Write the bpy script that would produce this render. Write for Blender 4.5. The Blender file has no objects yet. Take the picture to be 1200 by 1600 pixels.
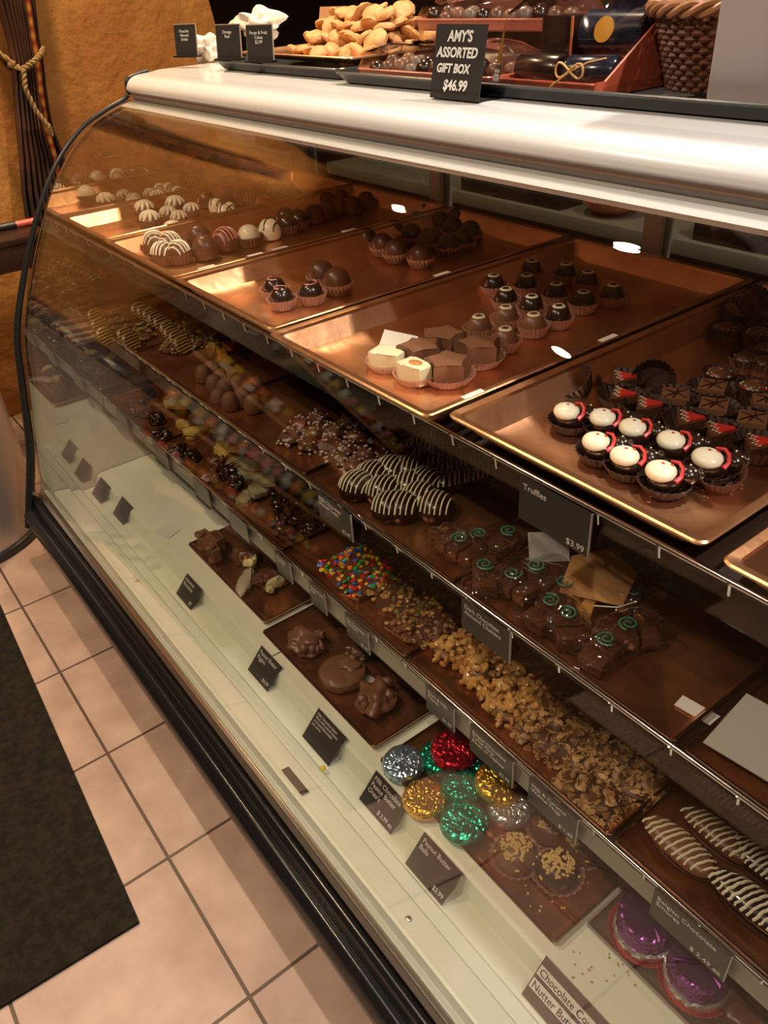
import bpy, bmesh, math, random
from math import sin, cos, pi, radians
from mathutils import Vector, Matrix, noise
random.seed(7)
SC = bpy.context.scene
COL = SC.collection

# ------------------------------------------------------------------ camera
F_PX = 1235.17                      # focal length in pixels of the 1200x1600 frame
YAW, PITCH, ROLL = 2.532678, 0.598787, -0.0710188
CAM = Vector((0.70175, -0.14020, 1.42373))
fwd = Vector((cos(PITCH)*cos(YAW), cos(PITCH)*sin(YAW), -sin(PITCH)))
rgt0 = Vector((sin(YAW), -cos(YAW), 0.0))
up0 = rgt0.cross(fwd)
RGT = cos(ROLL)*rgt0 + sin(ROLL)*up0
UPV = -sin(ROLL)*rgt0 + cos(ROLL)*up0
cam_d = bpy.data.cameras.new('camera')
cam = bpy.data.objects.new('camera', cam_d); COL.objects.link(cam)
m3 = Matrix((RGT, UPV, -fwd)).transposed()
cam.matrix_world = Matrix.Translation(CAM) @ m3.to_4x4()
cam_d.sensor_fit = 'HORIZONTAL'; cam_d.sensor_width = 36.0
cam_d.lens = 36.0*F_PX/1200.0
cam_d.clip_start = 0.02; cam_d.clip_end = 60
SC.camera = cam

# ------------------------------------------------------------------ world, exposure, lights
SC.view_settings.view_transform = 'Standard'
SC.view_settings.look = 'None'
SC.view_settings.gamma = 1.0
SC.view_settings.exposure = 0.12
SC.cycles.transparent_max_bounces = 32
SC.cycles.max_bounces = 10
SC.cycles.glossy_bounces = 6
SC.cycles.sample_clamp_indirect = 4.0
W = bpy.data.worlds.new('world'); SC.world = W; W.use_nodes = True
W.node_tree.nodes['Background'].inputs[0].default_value = (1.0, 0.72, 0.48, 1)
W.node_tree.nodes['Background'].inputs[1].default_value = 0.16

# ceiling lamps: (x, y, z, watts, colour, disc radius)
LAMPS = [(-1.30, -0.55, 2.62, 20, (1.0, 0.74, 0.46), 0.05),
         (-0.30, -0.75, 2.62, 16, (1.0, 0.83, 0.64), 0.05),
         (0.95, -0.65, 2.62, 14, (1.0, 0.86, 0.70), 0.05),
         (0.35, 1.30, 2.62, 21, (1.0, 0.91, 0.82), 0.05),
         (-1.02, 1.18, 2.62, 17, (1.0, 0.80, 0.55), 0.06),
         (1.35, 0.75, 2.62, 30, (0.96, 0.94, 0.94), 0.05),
         (-2.15, 0.75, 2.62, 20, (1.0, 0.72, 0.40), 0.05)]

# ------------------------------------------------------------------ helpers
def ray(px, py):
    return ((px-600)/F_PX)*RGT - ((py-800)/F_PX)*UPV + fwd
def at(px, py, z):                  # picture pixel -> point on the level z
    d = ray(px, py); t = (z-CAM.z)/d.z
    return CAM + t*d
def aty(px, py, y):                 # picture pixel -> point on the upright plane y
    d = ray(px, py); t = (y-CAM.y)/d.y
    return CAM + t*d
def atx(px, py, x):
    d = ray(px, py); t = (x-CAM.x)/d.x
    return CAM + t*d

MATS = {}
def mat(name, color=(0.5, 0.5, 0.5), rough=0.5, metal=0.0, **k):
    if name in MATS: return MATS[name]
    m = bpy.data.materials.new(name); m.use_nodes = True
    nt = m.node_tree; b = nt.nodes['Principled BSDF']
    b.inputs['Base Color'].default_value = (*color, 1)
    b.inputs['Roughness'].default_value = rough
    b.inputs['Metallic'].default_value = metal
    if 'coat' in k: b.inputs['Coat Weight'].default_value = k['coat']; b.inputs['Coat Roughness'].default_value = k.get('coat_r', 0.08)
    if 'spec' in k: b.inputs['Specular IOR Level'].default_value = k['spec']
    if 'emit' in k:
        b.inputs['Emission Color'].default_value = (*k['emit'], 1); b.inputs['Emission Strength'].default_value = k.get('es', 1)
    if 'alpha' in k: b.inputs['Alpha'].default_value = k['alpha']
    sc = k.get('scale', 30)
    tc = nt.nodes.new('ShaderNodeTexCoord')
    if k.get('var') is not None:    # colour mottling: second colour
        n = nt.nodes.new('ShaderNodeTexNoise'); n.inputs['Scale'].default_value = k.get('vscale', sc); n.inputs['Detail'].default_value = 5
        mx = nt.nodes.new('ShaderNodeMix'); mx.data_type = 'RGBA'
        mx.inputs[6].default_value = (*color, 1); mx.inputs[7].default_value = (*k['var'], 1)
        rp = nt.nodes.new('ShaderNodeMapRange'); rp.inputs[1].default_value = 0.38; rp.inputs[2].default_value = 0.62
        nt.links.new(tc.outputs['Object'], n.inputs['Vector'])
        nt.links.new(n.outputs['Fac'], rp.inputs[0]); nt.links.new(rp.outputs[0], mx.inputs[0])
        nt.links.new(mx.outputs[2], b.inputs['Base Color'])
    if k.get('bump'):
        if k.get('vor'):
            n2 = nt.nodes.new('ShaderNodeTexVoronoi'); out = 'Distance'
        else:
            n2 = nt.nodes.new('ShaderNodeTexNoise'); out = 'Fac'; n2.inputs['Detail'].default_value = 6
        n2.inputs['Scale'].default_value = sc
        bp = nt.nodes.new('ShaderNodeBump'); bp.inputs['Strength'].default_value = k['bump']; bp.inputs['Distance'].default_value = k.get('bd', 0.002)
        nt.links.new(tc.outputs['Object'], n2.inputs['Vector'])
        nt.links.new(n2.outputs[out], bp.inputs['Height']); nt.links.new(bp.outputs[0], b.inputs['Normal'])
    MATS[name] = m
    return m

def pane_mat(name, tint, refl, f0=0.04, rough=0.0):
    """thin clear pane: tinted see-through plus mirror share by angle"""
    m = bpy.data.materials.new(name); m.use_nodes = True
    nt = m.node_tree; nt.nodes.clear()
    o = nt.nodes.new('ShaderNodeOutputMaterial'); mx = nt.nodes.new('ShaderNodeMixShader')
    t = nt.nodes.new('ShaderNodeBsdfTransparent'); g = nt.nodes.new('ShaderNodeBsdfGlossy')
    t.inputs[0].default_value = (*tint, 1); g.inputs['Roughness'].default_value = rough
    g.inputs[0].default_value = (1, 1, 1, 1)
    geo = nt.nodes.new('ShaderNodeNewGeometry')
    dt = nt.nodes.new('ShaderNodeVectorMath'); dt.operation = 'DOT_PRODUCT'
    ab = nt.nodes.new('ShaderNodeMath'); ab.operation = 'ABSOLUTE'
    iv = nt.nodes.new('ShaderNodeMath'); iv.operation = 'SUBTRACT'; iv.inputs[0].default_value = 1
    pw = nt.nodes.new('ShaderNodeMath'); pw.operation = 'POWER'; pw.inputs[1].default_value = 5
    ml = nt.nodes.new('ShaderNodeMath'); ml.operation = 'MULTIPLY_ADD'; ml.inputs[1].default_value = 1-f0; ml.inputs[2].default_value = f0
    m2 = nt.nodes.new('ShaderNodeMath'); m2.operation = 'MULTIPLY'; m2.inputs[1].default_value = refl; m2.use_clamp = True
    L = nt.links.new
    L(geo.outputs['Incoming'], dt.inputs[0]); L(geo.outputs['Normal'], dt.inputs[1])
    L(dt.outputs['Value'], ab.inputs[0]); L(ab.outputs[0], iv.inputs[1]); L(iv.outputs[0], pw.inputs[0])
    L(pw.outputs[0], ml.inputs[0]); L(ml.outputs[0], m2.inputs[0]); L(m2.outputs[0], mx.inputs[0])
    L(t.outputs[0], mx.inputs[1]); L(g.outputs[0], mx.inputs[2]); L(mx.outputs[0], o.inputs[0])
    MATS[name] = m
    return m

# geometry adders (bm) -------------------------------------------------
def box(bm, x0, x1, y0, y1, z0, z1, bev=0.0):
    r = bmesh.ops.create_cube(bm, size=1.0)
    vs = r['verts']
    for v in vs:
        v.co = Vector((x0 + (v.co.x+.5)*(x1-x0), y0 + (v.co.y+.5)*(y1-y0), z0 + (v.co.z+.5)*(z1-z0)))
    if bev > 0:
        es = list({e for v in vs for e in v.link_edges})
        bmesh.ops.bevel(bm, geom=es, offset=bev, segments=2, affect='EDGES', profile=0.6)
    return bm
def extr(bm, prof, x0, x1, closed=True, axis='x'):
    """extrude a (y,z) profile along x (or an (x,z) profile along y)"""
    def P(a, p): return Vector((a, p[0], p[1])) if axis == 'x' else (Vector((p[0], a, p[1])) if axis == 'y' else Vector((p[0], p[1], a)))
    a = [bm.verts.new(P(x0, p)) for p in prof]; b = [bm.verts.new(P(x1, p)) for p in prof]
    n = len(prof)
    for i in range(n if closed else n-1):
        j = (i+1) % n
        bm.faces.new((a[i], a[j], b[j], b[i]))
    if closed:
        bm.faces.new(a[::-1]); bm.faces.new(b)
    return bm
def lathe(bm, prof, seg=24, fl=0, amp=0.0, c=(0, 0, 0), sx=1, sy=1):
    """prof: (r,z) list; fl flutes with relative amplitude amp"""
    rings = []
    for (r, z) in prof:
        ring = []
        if r < 1e-6:
            v = bm.verts.new((c[0], c[1], c[2]+z)); rings.append([v]*seg); continue
        for i in range(seg):
            a = 2*pi*i/seg
            rr = r*(1+amp*(1 if i % 2 else -1)) if fl else r
            ring.append(bm.verts.new((c[0]+rr*cos(a)*sx, c[1]+rr*sin(a)*sy, c[2]+z)))
        rings.append(ring)
    for k in range(len(rings)-1):
        A, B = rings[k], rings[k+1]
        for i in range(seg):
            j = (i+1) % seg
            q = [A[i], A[j], B[j], B[i]]
            q2 = []
            for v in q:
                if v not in q2: q2.append(v)
            if len(q2) > 2: bm.faces.new(q2)
    return bm
def ell(bm, c, r, rot=None, sub=2, jit=0.0, seed=0):
    M = Matrix.Translation(Vector(c))
    if rot is not None: M = M @ rot.to_matrix().to_4x4() if hasattr(rot, 'to_matrix') else M @ rot
    M = M @ Matrix.Diagonal((*r, 1))
    res = bmesh.ops.create_icosphere(bm, subdivisions=sub, radius=1.0, matrix=Matrix.Identity(4))
    for v in res['verts']:
        if jit:
            v.co *= 1 + jit*noise.noise(v.co*1.7 + Vector((seed*3.1, seed*1.7, seed)))
        v.co = M @ v.co
    return res['verts']
def tube(bm, pts, r, seg=8, caps=True):
    pts = [Vector(p) for p in pts]
    rings = []
    n = len(pts)
    prev = None
    for i, p in enumerate(pts):
        t = (pts[min(i+1, n-1)] - pts[max(i-1, 0)]).normalized()
        if prev is None:
            u = t.orthogonal().normalized()
        else:
            u = (prev - t*prev.dot(t))
            u = u.normalized() if u.length > 1e-6 else t.orthogonal().normalized()
        prev = u
        v = t.cross(u)
        rr = r[i] if isinstance(r, (list, tuple)) else r
        rings.append([bm.verts.new(p + rr*(cos(2*pi*k/seg)*u + sin(2*pi*k/seg)*v)) for k in range(seg)])
    for a, b in zip(rings, rings[1:]):
        for k in range(seg):
            j = (k+1) % seg
            bm.faces.new((a[k], a[j], b[j], b[k]))
    if caps:
        bm.faces.new(rings[0][::-1]); bm.faces.new(rings[-1])
    return bm
def prism(bm, poly, z0, z1, bev=0):
    a = [bm.verts.new((p[0], p[1], z0)) for p in poly]; b = [bm.verts.new((p[0], p[1], z1)) for p in poly]
    n = len(poly); fs = []
    for i in range(n):
        j = (i+1) % n; fs.append(bm.faces.new((a[i], a[j], b[j], b[i])))
    fs.append(bm.faces.new(a[::-1])); top = bm.faces.new(b); fs.append(top)
    if bev:
        bmesh.ops.bevel(bm, geom=list(top.edges), offset=bev, segments=2, affect='EDGES', profile=0.6)
    return bm
def NB(): return bmesh.new()
def xf(bm, M):
    bm.transform(M); return bm

def obj(name, bm, m, parent=None, smooth=True, label=None, ang=38):
    bmesh.ops.recalc_face_normals(bm, faces=bm.faces)
    me = bpy.data.meshes.new(name); bm.to_mesh(me); bm.free()
    if smooth:
        for p in me.polygons: p.use_smooth = True
        try: me.set_sharp_from_angle(angle=radians(ang))
        except Exception: pass
    for mm in (m if isinstance(m, (list, tuple)) else [m]): me.materials.append(mm)
    o = bpy.data.objects.new(name, me); COL.objects.link(o)
    if parent is not None: o.parent = parent
    if label: o['label'] = label
    return o
def tag(o, label, cat, group=None, kind=None):
    if label: o['label'] = label
    if cat: o['category'] = cat
    if group: o['group'] = group
    if kind: o['kind'] = kind
    return o
def thing(name, label, cat, loc=(0, 0, 0), rz=0, group=None):
    o = bpy.data.objects.new(name, None); COL.objects.link(o); o.empty_display_size = 0.02
    o.location = loc; o.rotation_euler = (0, 0, rz)
    return tag(o, label, cat, group)
def struct(name, bm, m, smooth=False):
    o = obj(name, bm, m, None, smooth); o['kind'] = 'structure'; return o
def dup(root, loc, rz=0.0, label=None, group=None, scale=1.0, tilt=(0, 0)):
    r = root.copy(); COL.objects.link(r); r.location = loc
    r.rotation_euler = (tilt[0], tilt[1], rz); r.scale = (scale,)*3
    if label: r['label'] = label
    if group: r['group'] = group
    for ch in list(root.children):
        c = ch.copy(); COL.objects.link(c); c.parent = r
        for g in list(ch.children):
            d = g.copy(); COL.objects.link(d); d.parent = c
    return r
class Kind:
    """first placement uses the prototype itself, later ones copy it"""
    def __init__(s, fn): s.fn = fn; s.root = None; s.used = False
    def put(s, loc, rz, label, group=None, scale=1.0, tilt=(0, 0)):
        if s.root is None: s.root = s.fn()
        if not s.used:
            s.used = True; r = s.root
            r.location = loc; r.rotation_euler = (tilt[0], tilt[1], rz); r.scale = (scale,)*3
            r['label'] = label
            if group: r['group'] = group
            elif 'group' in r: del r['group']
            return r
        r = dup(s.root, loc, rz, label, group, scale, tilt)
        if not group and 'group' in r: del r['group']
        return r
def text(name, s, size, m, parent, loc, rot=(0, 0, 0), align='LEFT', bold=0.0, shear=0.0, label=None):
    cu = bpy.data.curves.new(name, 'FONT'); cu.body = s; cu.size = size; cu.align_x = align; cu.align_y = 'TOP'
    cu.offset = bold; cu.shear = shear; cu.extrude = 0.0001; cu.resolution_u = 3; cu.space_line = 0.95
    t = bpy.data.objects.new(name, cu); COL.objects.link(t)
    bpy.context.view_layer.update()
    me = bpy.data.meshes.new_from_object(t.evaluated_get(bpy.context.evaluated_depsgraph_get()))
    bpy.data.objects.remove(t); bpy.data.curves.remove(cu)
    me.materials.clear(); me.materials.append(m)
    o = bpy.data.objects.new(name, me); COL.objects.link(o)
    o.location = loc; o.rotation_euler = rot; o.parent = parent
    if label: o['label'] = label
    return o
ORD = ['first', 'second', 'third', 'fourth', 'fifth', 'sixth', 'seventh', 'eighth', 'ninth', 'tenth', 'eleventh', 'twelfth', 'thirteenth',
       'fourteenth', 'fifteenth', 'sixteenth', 'seventeenth', 'eighteenth', 'nineteenth', 'twentieth']

# ------------------------------------------------------------------ materials
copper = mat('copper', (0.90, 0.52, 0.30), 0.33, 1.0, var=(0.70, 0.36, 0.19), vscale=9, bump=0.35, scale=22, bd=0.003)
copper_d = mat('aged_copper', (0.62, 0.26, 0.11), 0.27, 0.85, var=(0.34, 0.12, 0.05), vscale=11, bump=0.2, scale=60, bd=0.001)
bronze = mat('bronze_rim', (0.62, 0.36, 0.24), 0.25, 1.0)
cream = mat('cream_enamel', (0.80, 0.84, 0.70), 0.35, var=(0.74, 0.78, 0.62), vscale=5)
white_en = mat('white_enamel', (0.72, 0.715, 0.72), 0.22, coat=0.4)
grey_en = mat('grey_enamel', (0.50, 0.50, 0.48), 0.3)
gasket = mat('brown_gasket', (0.16, 0.09, 0.06), 0.6)
rubber = mat('black_rubber', (0.008, 0.008, 0.009), 0.22, bump=0.15, scale=300, bd=0.0006)
black_pl = mat('black_plastic', (0.012, 0.012, 0.012), 0.35)
alu = mat('aluminium', (0.62, 0.55, 0.48), 0.3, 1.0)
chrome = mat('chrome', (0.80, 0.80, 0.80), 0.13, 1.0)
steel = mat('stainless_steel', (0.66, 0.58, 0.50), 0.36, 0.75, bump=0.1, scale=8, bd=0.001)
card_m = mat('black_card', (0.030, 0.026, 0.024), 0.45)
card_edge = mat('card_edge', (0.45, 0.42, 0.38), 0.5)
print_w = mat('white_print', (0.75, 0.72, 0.68), 0.6)
paper = mat('white_paper', (0.78, 0.76, 0.70), 0.6)
milk = mat('milk_chocolate', (0.105, 0.040, 0.020), 0.34, bump=0.2, scale=60, bd=0.001)
milk_l = mat('pale_milk_chocolate', (0.19, 0.085, 0.045), 0.36, bump=0.25, scale=60, bd=0.001)
darkc = mat('dark_chocolate', (0.022, 0.009, 0.006), 0.24, coat=0.3)
whitec = mat('white_chocolate', (0.80, 0.74, 0.50), 0.35)
whitep = mat('ivory_icing', (0.82, 0.78, 0.60), 0.3)
pinkc = mat('pink_icing', (0.62, 0.22, 0.20), 0.4)
redc = mat('red_icing', (0.55, 0.03, 0.03), 0.35)
greenc = mat('mint_icing', (0.35, 0.50, 0.33), 0.5)
caramel = mat('caramel', (0.50, 0.22, 0.06), 0.3)
cup_d = mat('dark_paper_cup', (0.040, 0.017, 0.013), 0.5)
cup_b = mat('brown_paper_cup', (0.11, 0.045, 0.03), 0.5)
cup_c = mat('translucent_cup', (0.62, 0.35, 0.27), 0.4, alpha=0.45)
doily = mat('red_paper_cup', (0.50, 0.04, 0.05), 0.5)
nut = mat('peanut', (0.62, 0.36, 0.11), 0.35, var=(0.44, 0.20, 0.05), vscale=40, coat=0.3)
oat = mat('toasted_oat', (0.50, 0.30, 0.12), 0.5, var=(0.17, 0.07, 0.022), vscale=45)
crumb = mat('nut_crumb', (0.62, 0.42, 0.14), 0.55)
cookie = mat('golden_cookie', (0.68, 0.36, 0.13), 0.6, var=(0.52, 0.24, 0.075), vscale=35, bump=0.5, scale=120)
olive = mat('olive_bark', (0.24, 0.19, 0.06), 0.5, var=(0.12, 0.08, 0.02), vscale=40)
def foil(n, c): return mat(n, c, 0.25, 0.85)
wrap = pane_mat('cellophane', (0.97, 0.95, 0.94), 2.2, rough=0.04)
glass = pane_mat('clear_glass', (0.965, 0.955, 0.94), 1.0)
acryl = pane_mat('acrylic', (0.90, 0.90, 0.88), 1.3, rough=0.03)
mirrorglass = pane_mat('mirror_glass', (0.60, 0.58, 0.55), 0.60, f0=0.85)

# ------------------------------------------------------------------ room shell
def floor_mat():
    m = bpy.data.materials.new('floor_tiles'); m.use_nodes = True; nt = m.node_tree; b = nt.nodes['Principled BSDF']
    tc = nt.nodes.new('ShaderNodeTexCoord'); mp = nt.nodes.new('ShaderNodeMapping')
    br = nt.nodes.new('ShaderNodeTexBrick')
    br.offset = 0.0; br.squash = 1.0
    br.inputs['Scale'].default_value = 1.0; br.inputs['Mortar Size'].default_value = 0.0035; br.inputs['Mortar Smooth'].default_value = 0.1
    br.inputs['Brick Width'].default_value = 0.33; br.inputs['Row Height'].default_value = 0.33
    mp.inputs['Location'].default_value = (3.3, 3.3, 0)
    n1 = nt.nodes.new('ShaderNodeTexNoise'); n1.inputs['Scale'].default_value = 9; n1.inputs['Detail'].default_value = 6
    cr = nt.nodes.new('ShaderNodeValToRGB')
    cr.color_ramp.elements[0].position = 0.32; cr.color_ramp.elements[0].color = (0.31, 0.195, 0.145, 1)
    cr.color_ramp.elements[1].position = 0.68; cr.color_ramp.elements[1].color = (0.43, 0.29, 0.22, 1)
    mx = nt.nodes.new('ShaderNodeMix'); mx.data_type = 'RGBA'; mx.inputs[7].default_value = (0.07, 0.035, 0.02, 1)
    L = nt.links.new
    L(tc.outputs['Object'], mp.inputs[0]); L(mp.outputs[0], br.inputs['Vector']); L(tc.outputs['Object'], n1.inputs['Vector'])
    L(n1.outputs['Fac'], cr.inputs[0]); L(cr.outputs[0], mx.inputs[6]); L(br.outputs['Fac'], mx.inputs[0]); L(mx.outputs[2], b.inputs['Base Color'])
    b.inputs['Roughness'].default_value = 0.42
    bp = nt.nodes.new('ShaderNodeBump'); bp.inputs['Strength'].default_value = 0.25; bp.inputs['Distance'].default_value = 0.004
    iv = nt.nodes.new('ShaderNodeMath'); iv.operation = 'SUBTRACT'; iv.inputs[0].default_value = 1
    ad = nt.nodes.new('ShaderNodeMath'); ad.operation = 'MULTIPLY_ADD'; ad.inputs[1].default_value = 0.25
    L(br.outputs['Fac'], iv.inputs[1]); L(n1.outputs['Fac'], ad.inputs[0]); L(iv.outputs[0], ad.inputs[2]); L(ad.outputs[0], bp.inputs['Height']); L(bp.outputs[0], b.inputs['Normal'])
    return m
plaster = mat('orange_plaster', (0.50, 0.22, 0.045), 0.75, var=(0.38, 0.14, 0.025), vscale=4, bump=0.6, scale=26, bd=0.012)
dark_wall = mat('brown_wall', (0.055, 0.022, 0.008), 0.7)
ceil_m = mat('ceiling_paint', (0.16, 0.11, 0.075), 0.8)
tan_wall = mat('tan_wall', (0.13, 0.065, 0.03), 0.8)
struct('floor', box(NB(), -4.2, 3.0, -2.4, 3.2, -0.05, 0), floor_mat())
struct('ceiling', box(NB(), -4.2, 3.0, -2.4, 3.2, 2.8, 2.85), ceil_m)
# left wall with a round arch cut beside it
bm = NB()
poly = [(-2.4, 0), (-2.4, 2.8), (1.30, 2.8), (1.30, 2.30), (1.38, 2.0), (1.44, 1.75), (1.49, 1.5), (1.53, 1.25), (1.56, 0.9), (1.57, 0.0)]
extr(bm, poly, -2.72, -2.60)
struct('wall_left', bm, plaster)
struct('wall_far', box(NB(), -4.2, -4.1, -2.4, 3.2, 0, 2.8), dark_wall)
struct('wall_back', box(NB(), -4.2, 3.0, 3.1, 3.2, 0, 2.8), dark_wall)
struct('wall_right', box(NB(), 2.9, 3.0, -2.4, 3.1, 0, 2.8), tan_wall)
struct('wall_front', box(NB(), -4.1, 2.9, -2.4, -2.3, 0, 2.8), tan_wall)

# ceiling lamps
for i, (x, y, z, w, c, r) in enumerate(LAMPS):
    t = thing('ceiling_lamp', 'recessed ceiling spotlight, %s of seven, out of the picture above the display case' % ORD[i], 'lamp', (x, y, 2.8))
    t['group'] = 'ceiling spotlights'
    b = NB(); lathe(b, [(0.085, 0.0), (0.085, -0.008), (0.065, -0.012), (0.055, -0.10), (0.055, 0.0)], 24)
    obj('lamp_housing', b, white_en, t)
    ld = bpy.data.lights.new('lamp_light', 'AREA'); ld.shape = 'DISK'; ld.size = 2*r*0.9; ld.energy = w; ld.color = c; ld.spread = radians(150)
    lo = bpy.data.objects.new('lamp_light', ld); COL.objects.link(lo); lo.parent = t; lo.location = (0, 0, -0.11)

# mat on the floor
b = NB(); box(b, -1.9, -0.235, -1.25, -0.108, 0.0, 0.009, 0.003)
mo = obj('floor_mat', b, mat('mat_carpet', (0.012, 0.009, 0.006), 1.0, spec=0.1, var=(0.020, 0.015, 0.009), vscale=60, bump=0.7, scale=500, bd=0.002))
tag(mo, 'dark brown rubber-backed mat lying on the pink floor tiles', 'mat')
mo.rotation_euler = (0, 0, radians(-2.6))

# ------------------------------------------------------------------ display case
XE, XR = -1.55, 1.45
case = thing('display_case', 'long curved-glass confectionery display case with white canopy and black bumper', 'display case', (0, 0, 0))
GP = [(0.180, 0.195), (0.206, 0.341), (0.243, 0.532), (0.273, 0.673), (0.335, 0.815), (0.408, 0.948), (0.489, 1.060), (0.578, 1.136), (0.656, 1.172), (0.722, 1.191)]
def smooth_poly(P, n=6):
    out = []
    for i in range(len(P)-1):
        p0 = P[max(i-1, 0)]; p1 = P[i]; p2 = P[i+1]; p3 = P[min(i+2, len(P)-1)]
        for k in range(n):
            t = k/n
            out.append(tuple(0.5*((2*p1[d]) + (-p0[d]+p2[d])*t + (2*p0[d]-5*p1[d]+4*p2[d]-p3[d])*t*t + (-p0[d]+3*p1[d]-3*p2[d]+p3[d])*t**3) for d in (0, 1)))
    out.append(P[-1]); return out
GS = smooth_poly(GP)
def offs(P, d):
    o = []
    for i, p in enumerate(P):
        a = P[max(i-1, 0)]; b_ = P[min(i+1, len(P)-1)]
        tx, tz = b_[0]-a[0], b_[1]-a[1]; l = math.hypot(tx, tz)
        o.append((p[0]+d*tz/l, p[1]-d*tx/l))
    return o
b = NB(); extr(b, GS + offs(GS, 0.006)[::-1], XE+0.012, XR)
obj('front_glass', b, glass, case)
# end panel (mirrored inside) and its black frame
ep = GS + [(0.78, 1.20), (1.24, 1.20), (1.24, 0.12), (0.18, 0.12)]
b = NB(); extr(b, offs(GS, 0.008) + [(1.23, 1.19), (1.23, 0.15), (0.20, 0.15)], XE+0.004, XE+0.010)
obj('end_panel', b, mirrorglass, case, smooth=False, label='mirror glass end panel')
b = NB()
fr = smooth_poly([(0.125, 0.10), (0.150, 0.18)] + [(p[0]-0.006, p[1]) for p in GP[1:-1]] + [(0.712, 1.195), (0.722, 1.232), (0.78, 1.246)])
tube(b, [(XE, p[0]-0.004*(1-k/len(fr)), p[1]) for k, p in enumerate(fr)], [0.0145-0.009*min(1, k/len(fr)*1.7) for k in range(len(fr))], 10)
obj('end_frame', b, black_pl, case)
b = NB(); box(b, XE-0.012, XE+0.002, 0.20, 1.24, 0.0, 0.16)
obj('end_kick_panel', b, black_pl, case, smooth=False)
b = NB(); box(b, XE, XR, 0.21, 1.22, 0.0, 0.155)
obj('plinth', b, mat('plinth_laminate', (0.03, 0.02, 0.015), 0.5), case, smooth=False)
# black bumper with two ridges
bp_ = smooth_poly([(0.172, 0.07), (0.140, 0.075), (0.122, 0.095), (0.116, 0.125), (0.123, 0.150), (0.137, 0.163), (0.147, 0.161), (0.149, 0.170), (0.153, 0.186), (0.163, 0.192), (0.170, 0.188), (0.172, 0.180)], 3)
b = NB(); extr(b, bp_, XE-0.005, XR)
obj('bumper', b, rubber, case)
b = NB(); extr(b, [(0.1725, 0.07), (0.1725, 0.192), (0.180, 0.197), (0.180, 0.203), (0.189, 0.203), (0.189, 0.15), (0.21, 0.15), (0.21, 0.07)], XE, XR)
obj('sill_channel', b, alu, case, smooth=False)
# stepped enamel deck
dk = [(0.190, 0.206), (0.200, 0.206), (0.211, 0.197), (0.216, 0.187), (0.222, 0.190), (0.262, 0.182), (0.268, 0.170), (0.292, 0.166), (0.298, 0.158), (0.340, 0.158), (0.352, 0.192), (0.362, 0.197), (1.20, 0.197), (1.20, 0.156), (0.190, 0.156)]
b = NB(); extr(b, dk, XE+0.012, XR)
obj('deck', b, cream, case)
b = NB(); extr(b, [(0.352, 0.1925), (0.362, 0.1977), (1.19, 0.1977), (1.19, 0.1968), (0.362, 0.1968)], -0.492, -0.489)
obj('deck_seam', b, gasket, case, smooth=False)
# canopy
cp = smooth_poly([(0.722, 1.197), (0.712, 1.212), (0.722, 1.230), (0.745, 1.240), (0.79, 1.243)], 5) + [(0.81, 1.246), (1.24, 1.246), (1.24, 1.205), (0.74, 1.197)]
b = NB(); extr(b, cp, XE, XR); obj('canopy', b, white_en, case)
b = NB(); extr(b, [(0.712, 1.1945), (0.710, 1.198), (0.722, 1.199), (0.74, 1.199), (0.74, 1.1945)], XE, XR); obj('canopy_gasket', b, gasket, case, smooth=False)
b = NB(); extr(b, [(0.684, 1.176), (0.722, 1.186), (0.722, 1.194), (0.745, 1.194), (0.745, 1.176), (0.69, 1.168)], XE+0.012, XR); obj('glass_clamp', b, grey_en, case, smooth=False)
# back: sliding doors in a grey frame
b = NB(); box(b, XE+0.012, XR, 1.20, 1.24, 0.197, 0.26); box(b, XE+0.012, XR, 1.20, 1.24, 1.12, 1.205)
for x in (XE+0.03, -0.9, -0.25, 0.4, 1.05): box(b, x-0.02, x+0.02, 1.20, 1.24, 0.26, 1.12)
obj('back_frame', b, grey_en, case, smooth=False)
for i, (x0, x1) in enumerate([(XE+0.05, -0.92), (-0.88, -0.27), (-0.23, 0.38), (0.42, 1.03), (1.07, XR)]):
    b = NB(); box(b, x0, x1, 1.212, 1.218, 0.26, 1.12)
    obj('sliding_door', b, MATS.get('door_glass') or pane_mat('door_glass', (0.70, 0.68, 0.62), 1.0), case, smooth=False)
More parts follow.
